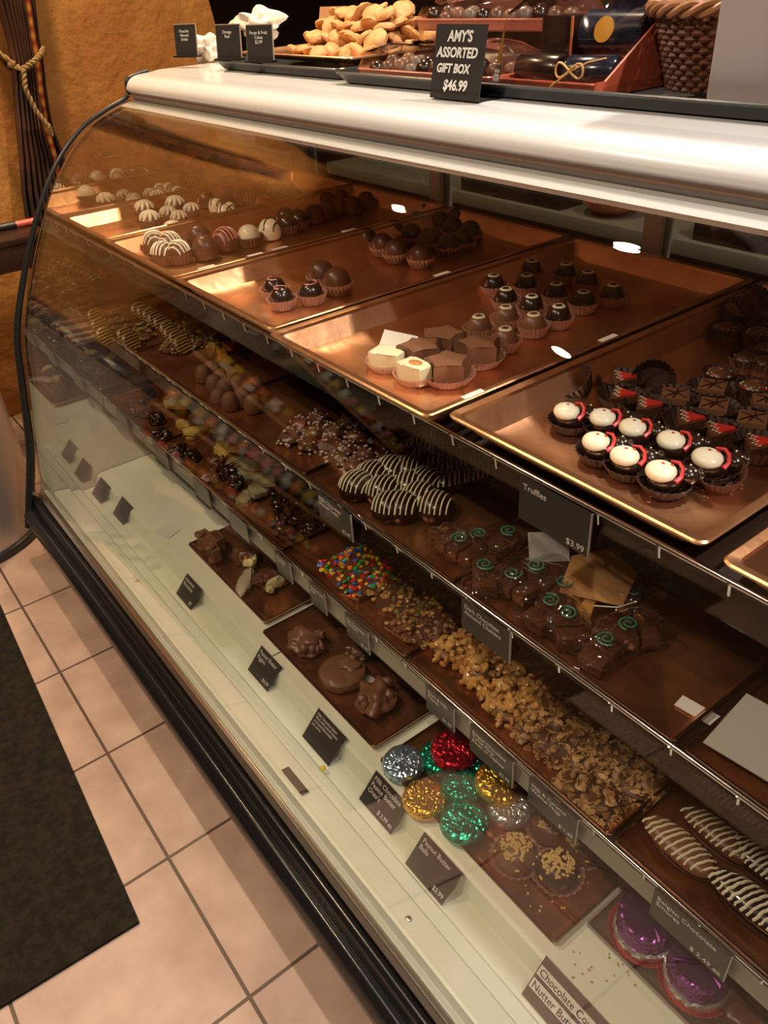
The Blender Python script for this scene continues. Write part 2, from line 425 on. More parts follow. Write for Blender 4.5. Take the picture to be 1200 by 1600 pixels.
# shelves: slab, chrome ticket rail, clips, clear ticket strip, brackets
SH = [('lower', 0.45, 0.430), ('middle', 0.70, 0.428), ('top', 0.909, 0.472)]
slab_m = mat('shelf_slab', (0.035, 0.018, 0.010), 0.4)
for nm, z, y in SH:
    zs = z-0.022 if nm != 'top' else z-0.012
    b = NB(); box(b, XE+0.02, XR, y+0.012, 1.19, zs-0.006, zs, 0.001)
    sh = obj('shelf', b, slab_m, case, smooth=False)
    b = NB(); tube(b, [(XE+0.015, y, z), (XR, y, z)], 0.0036, 10)
    rl = obj('ticket_rail', b, chrome, sh)
    b = NB(); tube(b, [(0, y+0.001, z-0.002), (0, y+0.004, z-0.02)], 0.0016, 6); tube(b, [(0, y-0.0042, z), (0, y+0.014, zs-0.003)], 0.0014, 6)
    clip = obj('rail_clip', b, chrome, sh); clip.location.x = XE+0.05
    for k in range(1, 35):
        c = clip.copy(); COL.objects.link(c); c.location.x = XE+0.05+0.083*k
    b = NB(); extr(b, [(y+0.006, zs), (y+0.009, zs), (y+0.004, z-0.052), (y+0.001, z-0.052)], XE+0.015, XR)
    obj('ticket_strip', b, acryl if nm != 'lower' else mat('cream_strip', (0.24, 0.23, 0.18), 0.35), sh, smooth=False)
    for x in ((-1.44, -1.02, -0.6, 0.15, 0.8) if nm == 'top' else (-0.6, 0.6)):
        zb = zs-0.006
        b = NB(); extr(b, [(1.19, zb-0.0005), (y+0.03, zb-0.0005), (y+0.012, zb-0.010), (y+0.03, zb-0.020), (1.19, zb-0.085)], x-0.0035, x+0.0035)
        obj('shelf_bracket', b, white_en if nm == 'top' else grey_en, sh, smooth=False)

# ------------------------------------------------------------------ trays
def tray_mesh(x0, x1, y0, y1, zr, depth, flange, slope, t=0.0012, rc=0.012, cove=False):
    """shallow rectangular pan: rolled rim, sloped walls, flat bottom"""
    b = NB()
    def rr(ix, z, r):
        pts = []
        X0, X1, Y0, Y1 = x0+ix, x1-ix, y0+ix, y1-ix
        for (cx, cy, a0) in ((X1-r, Y1-r, 0), (X0+r, Y1-r, 90), (X0+r, Y0+r, 180), (X1-r, Y0+r, 270)):
            for k in range(5):
                a = radians(a0+22.5*k); pts.append((cx+r*cos(a), cy+r*sin(a), z))
        return pts
    rings = [rr(0.001, zr-0.004, rc), rr(0.0, zr-0.001, rc), rr(0.002, zr+0.0008, rc), rr(flange*0.7, zr, rc*0.8), rr(flange, zr-0.002, rc*0.8), rr(flange+slope, zr-depth+0.003, rc*0.7), rr(flange+slope+0.006, zr-depth, rc*0.6)]
    if cove:
        rings = rings[:4] + [rr(flange+slope*(1-cos(a)), zr-0.001-(depth-0.001)*sin(a), rc*(0.8+k*0.25)) for k, a in enumerate([j*pi/2/9 for j in range(10)])]
        rings.append(rr(flange+slope+0.006, zr-depth, rc*3))
    lo = [rr(flange+slope+0.006, zr-depth-t, rc*0.6), rr(flange+slope*(0.45 if cove else 1), zr-depth+0.003-t-(0.0 if not cove else 0.0), rc*0.7), rr(flange-t, zr-0.004, rc*0.8), rr(0.003, zr-0.004, rc)]
    V = [[b.verts.new(p) for p in r] for r in rings + lo]
    n = len(V[0])
    for A, B in list(zip(V, V[1:])) + [(V[-1], V[0])]:
        if A is V[len(rings)-1]: continue
        for i in range(n): b.faces.new((A[i], A[(i+1) % n], B[(i+1) % n], B[i]))
    b.faces.new(V[len(rings)-1]); b.faces.new(V[len(rings)][::-1])
    return b
TR = [(-1.535, -1.213, 0.455), (-1.205, -0.815, 0.449), (-0.805, -0.425, 0.444), (-0.415, -0.008, 0.432), (0.002, 0.383, 0.456), (0.405, 0.79, 0.448)]
tl = ['copper display tray against the mirrored end, white and pink truffles', 'copper display tray second from the far end, mixed striped truffles along one side',
      'copper display tray in the middle with round dark chocolates in clear cups', 'copper display tray with white-capped domes and star shaped chocolates',
      'copper display tray nearest the viewer, black and white penguin chocolates', 'copper tray cut off by the right picture edge, on the top shelf']
ZT = 0.946
for (x0, x1, y0), l in zip(TR, tl):
    xm = (x0+x1)/2
    b = tray_mesh(x0-xm, x1-xm, 0, 1.175-y0, 0, 0.045, 0.012, 0.066, cove=True)
    o = obj('copper_tray', b, copper, ang=30); o.location = (xm, y0, ZT); tag(o, l, 'tray', 'copper trays on the top shelf')
ZB = ZT-0.045

for i, (px, py, w0) in enumerate([(312, 413, 'first on the second tray'), (383, 392, 'middle of the second tray'), (420, 382, 'third on the second tray'), (518, 352, 'far end of the second tray'), (658, 418, 'on the middle tray'), (720, 608, 'before the star chocolates'), (924, 520, 'beside the dark white-capped domes'), (1186, 742, 'right of the penguin chocolates')]):
    w = at(px, py, ZT); x1 = min((t_[1] for t_ in TR), key=lambda q: abs(q-w.x))
    b = NB(); box(b, -0.005, 0.005, -0.018, 0.018, 0, 0.0006); o = obj('rim_sticker', b, paper, smooth=False); o.location = (x1-0.0065, w.y, ZT+0.0009); tag(o, 'small white sticker on a copper rim, ' + w0, 'sticker', 'stickers on the copper rims')

# ------------------------------------------------------------------ confectionery kinds
def cup(parent, m, r0=0.017, r1=0.023, h=0.016, nm='paper_cup', seg=44):
    b = NB(); lathe(b, [(0, 0.0004), (r0, 0.0004), (r1, h), (r1-0.0007, h), (r0-0.0007, 0.0012), (0, 0.0012)], seg, 1, 0.035)
    return obj(nm, b, m, parent, smooth=False)
def dome(b, r, h, z0=0.002, seg=24, flat=0.0):
    P = [(0, z0), (r*0.9, z0)]
    for k in range(1, 10):
        a = k/9*pi/2
        P.append((r*cos(a)**0.75 if k < 9 else 0, z0+0.004+(h-0.004)*sin(a)))
    return lathe(b, P, seg)
def k_eye(body, icing, cupm):
    def f():
        t = thing('domed_chocolate', 'x', 'chocolate'); cup(t, cupm)
        b = NB(); dome(b, 0.0185, 0.030); obj('chocolate_shell', b, body, t)
        b = NB(); lathe(b, [(0, 0.0285), (0.0085, 0.0283), (0.0095, 0.0298), (0.0075, 0.0315), (0.0035, 0.0313), (0, 0.0305)], 18); obj('icing_cap', b, icing, t)
        b = NB(); ell(b, (0.001, 0, 0.0312), (0.0035, 0.0018, 0.0012), sub=1); obj('cap_dot', b, darkc, t)
        return t
    return f
def k_plain(body, cupm, drizzle=None, ring=None, r=0.019, h=0.030, ridges=False, ndr=6):
    def f():
        t = thing('round_truffle', 'x', 'truffle')
        if cupm: cup(t, cupm)
        b = NB(); dome(b, r, h); obj('truffle_shell', b, body, t)
        if drizzle:
            b = NB()
            for k in range(ndr):
                u = -0.75+1.5*k/(ndr-1); pts = []
                for q in range(-6, 7):
                    v = q/6*0.95*math.sqrt(max(0, 1-u*u)); rr = u*u+v*v
                    pts.append((u*r*0.97, v*r*0.97, 0.0065+(h-0.004)*math.sqrt(max(0.0, 1-(rr*0.94)**1.333))))
                tube(b, pts, 0.0013, 5)
            obj('icing_drizzle', b, drizzle, t)
        if ring:
            b = NB(); pts = [(0.0085*cos(a)*(1+.1*a/6), 0.0085*sin(a), h-0.0015+0.0004*a) for a in [k*2*pi/18 for k in range(20)]]
            tube(b, pts, 0.0011, 5); obj('icing_swirl', b, ring, t)
        return t
    return f
def k_fluted(body, top, cupm):
    def f():
        t = thing('swirled_truffle', 'x', 'truffle')
        if cupm: cup(t, cupm)
        b = NB(); dome(b, 0.019, 0.024); obj('truffle_shell', b, body, t)
        b = NB()
        for k in range(9):
            a = k*2*pi/9
            pts = [(rr*cos(a+q*0.12), rr*sin(a+q*0.12), zz) for q, (rr, zz) in enumerate([(0.0165, 0.017), (0.0145, 0.022), (0.010, 0.0265), (0.005, 0.029), (0.0, 0.0305)])]
            tube(b, pts, [0.0024, 0.0036, 0.0036, 0.003, 0.002], 6)
        obj('white_swirl', b, top, t)
        return t
    return f
def k_penguin():
    t = thing('penguin_chocolate', 'x', 'chocolate'); cup(t, cup_d, 0.019, 0.0285, 0.015)
    b = NB(); ell(b, (0, -0.001, 0.016), (0.019, 0.019, 0.0135), sub=3); ell(b, (0.006, 0.020, 0.021), (0.0125, 0.011, 0.010), sub=3); ell(b, (0.010, 0.031, 0.024), (0.007, 0.005, 0.006), sub=2)
    obj('dark_body', b, darkc, t)
    b = NB(); ell(b, (-0.002, -0.005, 0.0235), (0.0185, 0.0160, 0.0095), sub=3); obj('white_belly', b, whitep, t)
    b = NB(); tube(b, [(-0.013, 0.009, 0.0285), (-0.003, 0.0135, 0.0315), (0.007, 0.0135, 0.0300), (0.0165, 0.0085, 0.0265), (0.0190, 0.002, 0.0225)], [0.0012, 0.0019, 0.0019, 0.0024, 0.0030], 7); obj('red_scarf', b, redc, t)
    for (x, y) in ((-0.001, 0.005), (-0.003, -0.004)):
        b = NB(); ell(b, (x, y, 0.0328-(y+.005)**2*16), (0.0022, 0.0022, 0.0012), sub=1); obj('button', b, redc, t)
    for x in (0.001, 0.013):
        b = NB(); ell(b, (x, 0.024, 0.0305), (0.0013, 0.0013, 0.001), sub=1); obj('eye', b, whitep, t)
    return t
def k_tree():
    t = thing('striped_fir_chocolate', 'x', 'chocolate'); cup(t, cup_d, 0.022, 0.033, 0.021)
    b = NB(); prism(b, [(-0.021, -0.013), (0.021, -0.013), (0.015, 0.002), (0.004, 0.021), (-0.004, 0.021), (-0.015, 0.002)], 0.008, 0.021, 0.003); obj('chocolate_base', b, milk, t)
    b = NB(); prism(b, [(-0.014, -0.004), (0.014, -0.004), (0.003, 0.020), (-0.003, 0.020)], 0.0205, 0.0235, 0.001); obj('red_icing', b, redc, t)
    b = NB()
    for k in range(9):
        x = -0.015+0.0037*k; ell(b, (x, -0.008+0.003*(k % 3), 0.0232), (0.0011, 0.0034, 0.001), Matrix.Rotation(0.5, 4, 'Z'), 1)
    obj('white_sprinkles', b, whitep, t); t.children[-1]['kind'] = 'stuff'
    return t
def k_square():
    t = thing('square_chocolate', 'x', 'chocolate'); cup(t, cup_d, 0.023, 0.034, 0.019)
    b = NB(); prism(b, [(-0.018, -0.018), (0.018, -0.018), (0.018, 0.018), (-0.018, 0.018)], 0.006, 0.021, 0.002); obj('chocolate_block', b, milk_l, t)
    b = NB()
    tube(b, [(-0.015, -0.015, 0.0213), (-0.004, -0.003, 0.022), (0.015, 0.014, 0.0213)], 0.001, 5); tube(b, [(-0.014, 0.008, 0.0213), (0.0, 0.0, 0.0225), (0.014, -0.012, 0.0213)], 0.001, 5); tube(b, [(0.002, 0.016, 0.0213), (0.002, 0.002, 0.0222), (-0.004, -0.015, 0.0213)], 0.001, 5)
    obj('leaf_lines', b, darkc, t)
    return t
def k_sprinkle(cols, cm=cup_d):
    def f():
        t = thing('sprinkled_chocolate', 'x', 'chocolate'); cup(t, cm, 0.018, 0.025, 0.024)
        b = NB(); dome(b, 0.0215, 0.026); obj('chocolate_shell', b, milk, t)
        rnd = random.Random(5)
        for ci, c in enumerate(cols):
            b = NB()
            for k in range(22 if ci == 0 else 9):
                r = 0.017*math.sqrt(rnd.random()); a = rnd.random()*6.28
                ell(b, (r*cos(a), r*sin(a), 0.0265-r*r*22), (0.0034, 0.0026, 0.0020), Matrix.Rotation(rnd.random()*3, 4, 'Z'), 1)
            o = obj('sprinkles', b, c, t); o['kind'] = 'stuff'
        return t
    return f
def k_emptycup(m):
    def f():
        b = NB(); lathe(b, [(0, 0.0004), (0.019, 0.0004), (0.029, 0.024), (0.0283, 0.024), (0.0182, 0.0012), (0, 0.0012)], 48, 1, 0.035)
        o = obj('empty_paper_cup', b, m, smooth=False); return tag(o, 'x', 'paper cup')
    return f
def k_star():
    t = thing('star_chocolate', 'x', 'chocolate')
    pts = []
    for k in range(10):
        a = k*pi/5+0.3; r = 0.034 if k % 2 == 0 else 0.019; pts.append((r*cos(a), r*sin(a)))
    b = NB(); prism(b, pts, 0.003, 0.032, 0.002); obj('star_block', b, milk_l, t)
    b = NB(); lathe(b, [(0, 0.0005), (0.029, 0.0005), (0.038, 0.013), (0.0373, 0.013), (0.028, 0.0012), (0, 0.0012)], 60, 1, 0.03); obj('paper_cup', b, cup_c, t, smooth=False)
    return t
def k_whiteblock():
    t = thing('white_chocolate_block', 'x', 'chocolate')
    b = NB(); prism(b, [(-0.026, -0.016), (-0.010, -0.021), (0.010, -0.014), (0.026, -0.018), (0.028, 0.006), (0.012, 0.016), (-0.008, 0.012), (-0.024, 0.019)], 0.003, 0.030, 0.003); obj('white_block', b, whitec, t)
    b = NB(); lathe(b, [(0, 0.0005), (0.026, 0.0005), (0.036, 0.016), (0.0353, 0.016), (0.0252, 0.0012), (0, 0.0012)], 60, 1, 0.03); obj('paper_cup', b, cup_c, t, smooth=False)
    return t
def k_whitecaramel():
    t = k_whiteblock(); b = NB(); ell(b, (0, 0, 0.030), (0.013, 0.009, 0.002), sub=2); obj('caramel_centre', b, caramel, t); return t
def clusterbody(b, n, R, H, fl, rnd, sub=1):
    for k in range(n):
        r = R*math.sqrt(rnd.random()); a = rnd.random()*6.283
        z = H*(1-(r/R)**2)*(0.35+0.75*rnd.random())
        rot = Matrix.Rotation(rnd.random()*6, 4, 'Z') @ Matrix.Rotation(rnd.random()*1.4, 4, 'X')
        ell(b, (r*cos(a)*1.15, r*sin(a)*0.9, z+fl[2]), (fl[0]*(0.8+.4*rnd.random()), fl[1]*(0.8+.4*rnd.random()), fl[2]), rot, sub)
def k_cluster(m, core, seed, n=46, R=0.032, H=0.022, fl=(0.0065, 0.0045, 0.003), nm='nut_cluster', cat='candy cluster'):
    def f():
        t = thing(nm, 'x', cat); rnd = random.Random(seed)
        b = NB(); ell(b, (0, 0, H*0.4), (R*0.86, R*0.68, H*0.42), sub=3, jit=0.35, seed=seed); obj('cluster_core', b, core, t)
        b = NB(); clusterbody(b, n, R, H, fl, rnd); o = obj('nut_pieces', b, m, t); o['kind'] = 'stuff'
        return t
    return f
def k_lump(seed, R=0.04, H=0.03, m=milk_l, jit=0.55):
    def f():
        b = NB(); ell(b, (0, 0, H*0.42), (R, R*0.8, H*0.6), sub=4, jit=jit, seed=seed)
        rnd = random.Random(seed)
        for k in range(7):
            a = rnd.random()*6.28; ell(b, (R*0.75*cos(a), R*0.62*sin(a), H*(0.25+.6*rnd.random())), (R*(.2+.15*rnd.random()), R*(.16+.12*rnd.random()), H*0.28), Matrix.Rotation(rnd.random()*3, 4, 'Z'), 2, 0.4, seed+k)
        for v in b.verts:
            if v.co.z < 0.0008: v.co.z = 0.0008
        o = obj('chocolate_lump', b, m); return tag(o, 'x', 'chocolate')
    return f
def k_foil(m, seed, R=0.040):
    def f():
        b = NB(); lathe(b, [(0, 0.001), (R*0.82, 0.001), (R*0.93, 0.003), (R*0.98, 0.008), (R, 0.013), (R*0.97, 0.018), (R*0.91, 0.0225), (R*0.83, 0.0243)] + [(R*(0.76-0.076*k), 0.0252+0.0001*k) for k in range(10)] + [(0, 0.0265)], 64)
        for v in b.verts:
            if v.co.z > 0.002:
                q = v.co*1000/7.0; n_ = noise.noise_vector(q*1.0+Vector((seed*7, seed, 0))); n2 = noise.noise_vector(q*2.7+Vector((seed, 0, seed*3)))
                v.co += Vector((n_.x*0.0012+n2.x*.0008, n_.y*0.0012+n2.y*.0008, (abs(n_.z)-.2)*0.0030+abs(n2.z)*.0022))
        o = obj('foil_wrapped_disc', b, m, smooth=False); return tag(o, 'x', 'foil sweet')
    return f
def k_ball(body, seed=1, R=0.037):
    def f():
        t = thing('peanut_butter_ball', 'x', 'chocolate')
        b = NB(); dome(b, R, 0.038, 0.001, 32); obj('chocolate_shell', b, body, t)
        b = NB(); rnd = random.Random(seed)
        for k in range(120):
            r = 0.026*rnd.random()**0.65; a = rnd.random()*6.28
            if k > 112: r = 0.034
            z = 0.0055+0.034*math.sqrt(max(0.0, 1-(r/R)**2.667))
            ell(b, (r*cos(a), r*sin(a), z), (0.0036*(.6+.7*rnd.random()), 0.0028, 0.0024), Matrix.Rotation(rnd.random()*3, 4, 'Z'), 1)
        o = obj('nut_crumbs', b, crumb, t); o['kind'] = 'stuff'
        cup(t, cup_c, 0.034, 0.043, 0.010)
        return t
    return f
def k_smore():
    t = thing('purple_foil_smore', 'x', 'foil sweet'); R = 0.042
    b = NB(); lathe(b, [(0, 0.026), (R*0.90, 0.026), (R*0.99, 0.030), (R*1.0, 0.036), (R*0.975, 0.041), (R*0.995, 0.047), (R*0.98, 0.053), (R*0.99, 0.059), (R*0.96, 0.064), (R*0.88, 0.0665), (R*0.5, 0.0672), (0, 0.0675)], 72)
    for v in b.verts:
        r = v.co.xy.length
        if r > R*0.8:
            v.co += noise.noise_vector(v.co*150)*0.0024 + noise.noise_vector(v.co*420)*0.0010
    obj('purple_foil', b, mat('purple_foil', (0.22, 0.06, 0.28), 0.25, 0.85), t, smooth=False)
    b = NB(); lathe(b, [(R*0.8, 0.012), (R*1.02, 0.012), (R*1.09, 0.019), (R*1.07, 0.027), (R*1.0, 0.031), (R*0.8, 0.030)], 64)
    for v in b.verts: v.co += noise.noise_vector(v.co*120)*0.0018
    obj('silver_foil', b, foil('silver_foil', (0.80, 0.80, 0.82)), t, smooth=False)
    b = NB(); lathe(b, [(0, 0.0006), (R*1.03, 0.0006), (R*1.24, 0.017), (R*1.225, 0.017), (R*1.02, 0.0018), (0, 0.0018)], 72, 1, 0.02); obj('paper_cup', b, doily, t, smooth=False)
    return t
def k_bar(body, drz, L=0.055, Wd=0.022, nm='striped_cake_bar', n=11, cupm=cup_b, seed=1):
    def f():
        t = thing(nm, 'x', 'chocolate bar')
        b = NB(); ell(b, (0, 0, 0.017), (L, Wd, 0.017), sub=4)
        for v in b.verts:
            u = v.co.x/L; k = 1+0.35*abs(u)**3; v.co.y *= k; v.co.z = 0.017+(v.co.z-0.017)*k
        obj('chocolate_coating', b, body, t)
        b = NB(); rnd = random.Random(seed)
        for k in range(n):
            u = -0.88+1.76*k/(n-1)+rnd.uniform(-.02, .02); pts = []
            w = math.sqrt(1-u*u)*(1+0.35*abs(u)**3)
            for q in range(-6, 7):
                a = q/6*1.25; pts.append((u*L+0.004*sin(a*1.2)+0.002*rnd.random()+q*0.0006, sin(a)*Wd*w*1.02, 0.017+cos(a)*0.0172*w*1.01))
            tube(b, pts, 0.0016+.0006*rnd.random(), 5)
        obj('icing_stripes', b, drz, t)
        if cupm:
            b = NB(); lathe(b, [(0, 0.0005), (L*0.86, 0.0005), (L*1.04, 0.012), (L*1.03, 0.012), (L*0.85, 0.0013), (0, 0.0013)], 70, 1, 0.02, sy=0.46); obj('paper_cup', b, cupm, t, smooth=False)
        return t
    return f

# --- first copper tray (mirror end)
KF = Kind(k_fluted(milk, whitep, cup_b)); KFw = Kind(k_fluted(milk_l, whitep, None)); KPk = Kind(k_plain(milk, None, pinkc, r=0.020)); KMk = Kind(k_plain(milk, None, None, r=0.019)); KW = Kind(k_plain(whitep, cup_b, None)); KMd = Kind(k_plain(milk, cup_b, whitep))
KDk = Kind(k_plain(darkc, cup_b, None)); KWb = Kind(k_plain(whitep, None, darkc, ndr=3)); KDp = Kind(k_plain(darkc, cup_c, None, pinkc))
def real(w):
    """a spot seen in the mirrored end panel belongs on this side of it"""
    if w.x < XE+0.035: w.x = 2*XE+0.07-w.x
    return w
def row(K, pts, base, ctx, group, z=ZB, cat=None, sc=1.0, dz=0.012, rot=None):
    """pts in picture order; each label gets its rank in the row"""
    for i, p in enumerate(pts):
        w = real(at(p[0], p[1], z+dz+ (p[2] if len(p) > 2 else 0))); w.z = z+(p[2] if len(p) > 2 else 0)+0.0006
        o = K.put(w, random.uniform(-3, 3) if rot is None else rot+random.uniform(-.15, .15), '%s, %s from left %s' % (base, ORD[i], ctx) if len(pts) > 1 else '%s %s' % (base, ctx), group, sc)
g = 'truffles in the copper tray against the mirror'
row(KF, [(178, 326), (228, 334), (262, 322)], 'white-topped swirled truffle', 'in tray beside mirrored end', g, sc=1.5)
row(KFw, [(206, 316), (222, 322), (248, 314)], 'small white-swirled truffle', 'in second row, tray by mirror', g, sc=1.25)
row(KWb, [(262, 302), (275, 301), (290, 307)], 'plain white ball truffle', 'mid-row in tray by mirror', g, sc=1.1)
row(KPk, [(299, 289), (319, 294), (338, 299), (351, 305)], 'pink-striped truffle', 'in tray by mirror', g, sc=1.35)
row(KMk, [(308, 312), (323, 279), (340, 282), (353, 281), (372, 288), (384, 293), (392, 284)], 'brown rough truffle', 'at back of mirror tray', g, sc=1.4)
# --- second
g = 'truffles in the second copper tray'
row(KMd, [(243, 386), (256, 404), (281, 402), (268, 388)], 'white-drizzled milk truffle', 'at near corner, second tray', g, sc=1.5)
row(KW, [(272, 368)], 'smooth round white truffle', 'behind the drizzled ones in the second tray', g, sc=1.5)
row(KMk, [(312, 379), (322, 396)], 'plain oval milk truffle', 'beside the drizzled ones, second tray', g, sc=1.65)
row(KPk, [(354, 383)], 'pink-streaked brown truffle', 'in the front row of the second tray', g, sc=1.6)
row(KW, [(390, 376)], 'white ball in brown cup', 'halfway along the second tray row', g, sc=1.5)
row(KWb, [(422, 366)], 'half white half brown truffle', 'halfway along the second tray row', g, sc=1.5)
row(KDk, [(449, 357), (447, 347), (466, 350)], 'dark glossy truffle', 'past half-white one, second tray', g, sc=1.45)
row(KMk, [(490, 341), (510, 334), (528, 328), (550, 327), (572, 320), (534, 317), (512, 320)], 'shaded brown truffle', 'at far end of second tray', g, sc=1.4)
# --- third
g = 'chocolates in the middle copper tray'
row(KDp, [(430, 457), (441, 472), (487, 464)], 'dark dome with pink swirl', 'in middle copper tray', g, sc=1.3)
KC = Kind(k_plain(milk, cup_c, None, r=0.021, h=0.034)); KCd = Kind(k_plain(darkc, cup_c, None, r=0.021, h=0.034))
row(KC, [(503, 437), (527, 449)], 'plain milk dome', 'beside pink-swirled domes, middle tray', g, sc=1.4)
row(KC, [(573, 381), (598, 390), (618, 400), (657, 408), (670, 382)], 'milk ball in clear cup', 'front row, middle tray', g, sc=1.3)
row(KCd, [(617, 368), (643, 374), (700, 390), (723, 383), (735, 370)], 'dark ball in clear cup', 'second row, middle tray', g, sc=1.3)
row(KCd, [(652, 354), (687, 354), (708, 364), (672, 334), (715, 348)], 'dark ball in clear cup', 'back row, middle tray', g, sc=1.3)
# --- fourth
g = 'white-capped domes in the fourth copper tray'
KE = Kind(k_eye(darkc, whitep, cup_c)); KEm = Kind(k_eye(milk_l, whitep, cup_c))
row(KEm, [(748, 516), (789, 536), (790, 501), (833, 513)], 'milk dome with white cap', 'in fourth copper tray', g, sc=1.2)
row(KE, [(771, 450), (790, 472), (830, 484), (872, 500)], 'dark dome with white cap', 'nearest row, fourth tray', g, sc=1.2)
row(KE, [(822, 450), (868, 464), (910, 477)], 'dark dome with white cap', 'second row, fourth tray', g, sc=1.2)
row(KE, [(830, 427), (883, 432), (917, 445), (956, 466)], 'dark dome with white cap', 'back row, fourth tray', g, sc=1.2)
KS = Kind(k_star)
row(KS, [(657, 560), (693, 541), (748, 556), (700, 584)], 'brown star-shaped chocolate', 'in fourth copper tray', 'star chocolates in the fourth tray', sc=1.12)
Kind(k_whiteblock).put(at(606, 566, ZB+.01)*1.0, 0.4, 'cream puzzle-shaped white chocolate in pleated cup beside the stars')
Kind(k_whitecaramel).put(at(650, 586, ZB+.01), 0.1, 'white chocolate block with caramel centre at near corner of tray')
for o in list(COL.objects):
    if o.name.startswith('white_chocolate_block') and o.parent is None: o.location.z = ZB+0.0006
# --- fifth
g = 'penguin chocolates in the nearest copper tray'
KP = Kind(k_penguin)
row(KP, [(892, 652), (948, 662), (995, 678)], 'penguin chocolate with red scarf', 'back row of nearest tray', g, rot=-0.5, dz=0.018, sc=1.08)
row(KP, [(938, 700), (983, 722), (1055, 698)], 'penguin chocolate with red scarf', 'middle row of nearest tray', g, rot=-0.5, dz=0.018, sc=1.08)
row(KP, [(1040, 748), (1112, 727)], 'penguin chocolate with red scarf', 'front row of nearest tray', g, rot=-0.5, dz=0.018, sc=1.12)
KT = Kind(k_tree); g = 'red-topped chocolates in the nearest copper tray'
row(KT, [(972, 592), (970, 618), (1010, 634), (1075, 656), (1122, 674), (1184, 694)], 'brown chocolate with red icing', 'in the nearest tray', g, rot=-0.9, dz=0.018)
KQ = Kind(k_square); g = 'square chocolates in the nearest copper tray'
row(KQ, [(1055, 620), (1113, 606), (1115, 636), (1175, 657), (1198, 628)], 'square chocolate with leaf lines', 'in nearest tray', g, rot=0.5, dz=0.016)
g = 'sprinkled chocolates in the nearest copper tray'
KG = Kind(k_sprinkle([greenc, redc])); KH = Kind(k_sprinkle([mat('grey_sprinkle', (0.42, 0.38, 0.34), 0.5)]))
row(KG, [(1124, 584), (1178, 604), (1196, 566)], 'cup topped with green and red sprinkles', 'in nearest tray', g, dz=0.02)
row(KH, [(1135, 513), (1185, 520), (1166, 560), (1200, 545), (1196, 490)], 'cup topped with grey sprinkles', 'in nearest tray', g, dz=0.02)
KCup = Kind(k_emptycup(cup_d))
for i, (px, py, tl_, l) in enumerate([(905, 606, (0.5, -0.3), 'empty dark paper cup behind the first penguin chocolate'), (1022, 592, (1.25, 0.5), 'upturned dark paper cup lying on its side in nearest tray'),
                                      (1172, 482, (0.7, -0.4), 'large empty dark cups at the shaded back of nearest tray'), (1150, 502, (0.3, 0.1), 'empty dark cup just left of the grey-sprinkled pair')]):
    w = at(px, py, ZB+0.012); w.z = ZB+(0.004 if i == 0 else 0.012); KCup.put(w, 0.4*i, l, None, 1.1, tl_)
KCb = Kind(k_emptycup(cup_b)); w = at(1128, 752, ZB+0.006); w.z = ZB+0.001; KCb.put(w, 0, 'empty crumpled brown cup before the rightmost penguin chocolate', None, 0.95, (0.25, 0))
# crumbs on the copper
b = NB(); rnd = random.Random(3)
for k in range(34):
    w = at(1010+rnd.random()*150, 770+rnd.gauss(0, 12)+ (0 if k % 3 else -100), ZB)
    if not (0.08 < w.x < 0.33 and w.y > 0.53): continue
    ell(b, (w.x, w.y, ZB+0.002), (0.002*(.5+rnd.random()), 0.0018, 0.0012), Matrix.Rotation(rnd.random()*3, 4, 'Z'), 1)
tag(obj('chocolate_crumbs', b, milk_l), 'loose chocolate crumbs scattered on the nearest copper tray', 'crumbs', None, 'stuff')

# ------------------------------------------------------------------ ticket cards
def ticket(corner_px, y, lines, price, label, w=0.096, h=0.056, z=None, size=0.0105, rail=None):
    """card hanging from a ticket rail; corner_px is its top left corner in the picture"""
    p = aty(corner_px[0], corner_px[1], y)
    t = thing('price_ticket', label, 'price card', (p.x, y, z if z is not None else p.z))
    b = NB(); box(b, 0, w, -0.0009, 0.0009, -h, 0.0); obj('card', b, card_m, t, smooth=False)
    b = NB(); box(b, w, w+0.0012, -0.0014, 0.0014, -h, 0.0); obj('card_holder_edge', b, card_edge, t, smooth=False)
    if lines: text('lettering', lines, size, print_w, t, (0.006, -0.0012, -0.006), (pi/2, 0, 0))
    if price: text('price_lettering', price, size, print_w, t, (w-0.005, -0.0012, -h+0.014), (pi/2, 0, 0), 'RIGHT')
    return t
def deck_card(px, py, lines, price, label, w=0.088, h=0.062, lean=0.75, size=0.0115, z=0.161, rz=0.0, m=None):
    """tent card standing on the deck; px,py is the lower left corner"""
    p = at(px, py, z)
    t = thing('price_tent_card', label, 'price card', (p.x, p.y, z), rz)
    c_, s_ = sin(lean), cos(lean)
    b = NB()
    extr(b, [(0, 0), (h*c_, h*s_), (h*c_+0.0012, h*s_-0.0008), (0.0013, -0.0002)], 0, w); obj('card', b, m or card_m, t, smooth=False)
    b = NB(); extr(b, [(h*c_, h*s_), (h*c_+0.013, 0.0), (h*c_+0.0142, 0.0), (h*c_+0.0012, h*s_)], 0.0, w*0.98); obj('card_back', b, card_edge, t, smooth=False)
    R = (pi/2-lean, 0, 0); n = Vector((0, -s_, c_))*0.0004
    def on(u, v): return (u, v*c_+n.y, v*s_+n.z)
    if lines: text('lettering', lines, size, print_w, t, on(0.006, h-0.005), R)
    if price: text('price_lettering', price, size*0.9, print_w, t, on(w-0.005, 0.016), R, 'RIGHT')
    return t
# top rail
ticket((813, 752), 0.4665, 'Truffles', '$3.99', 'black Truffles price card hanging below the nearest copper tray', 0.112, 0.062, 0.906, 0.0125)
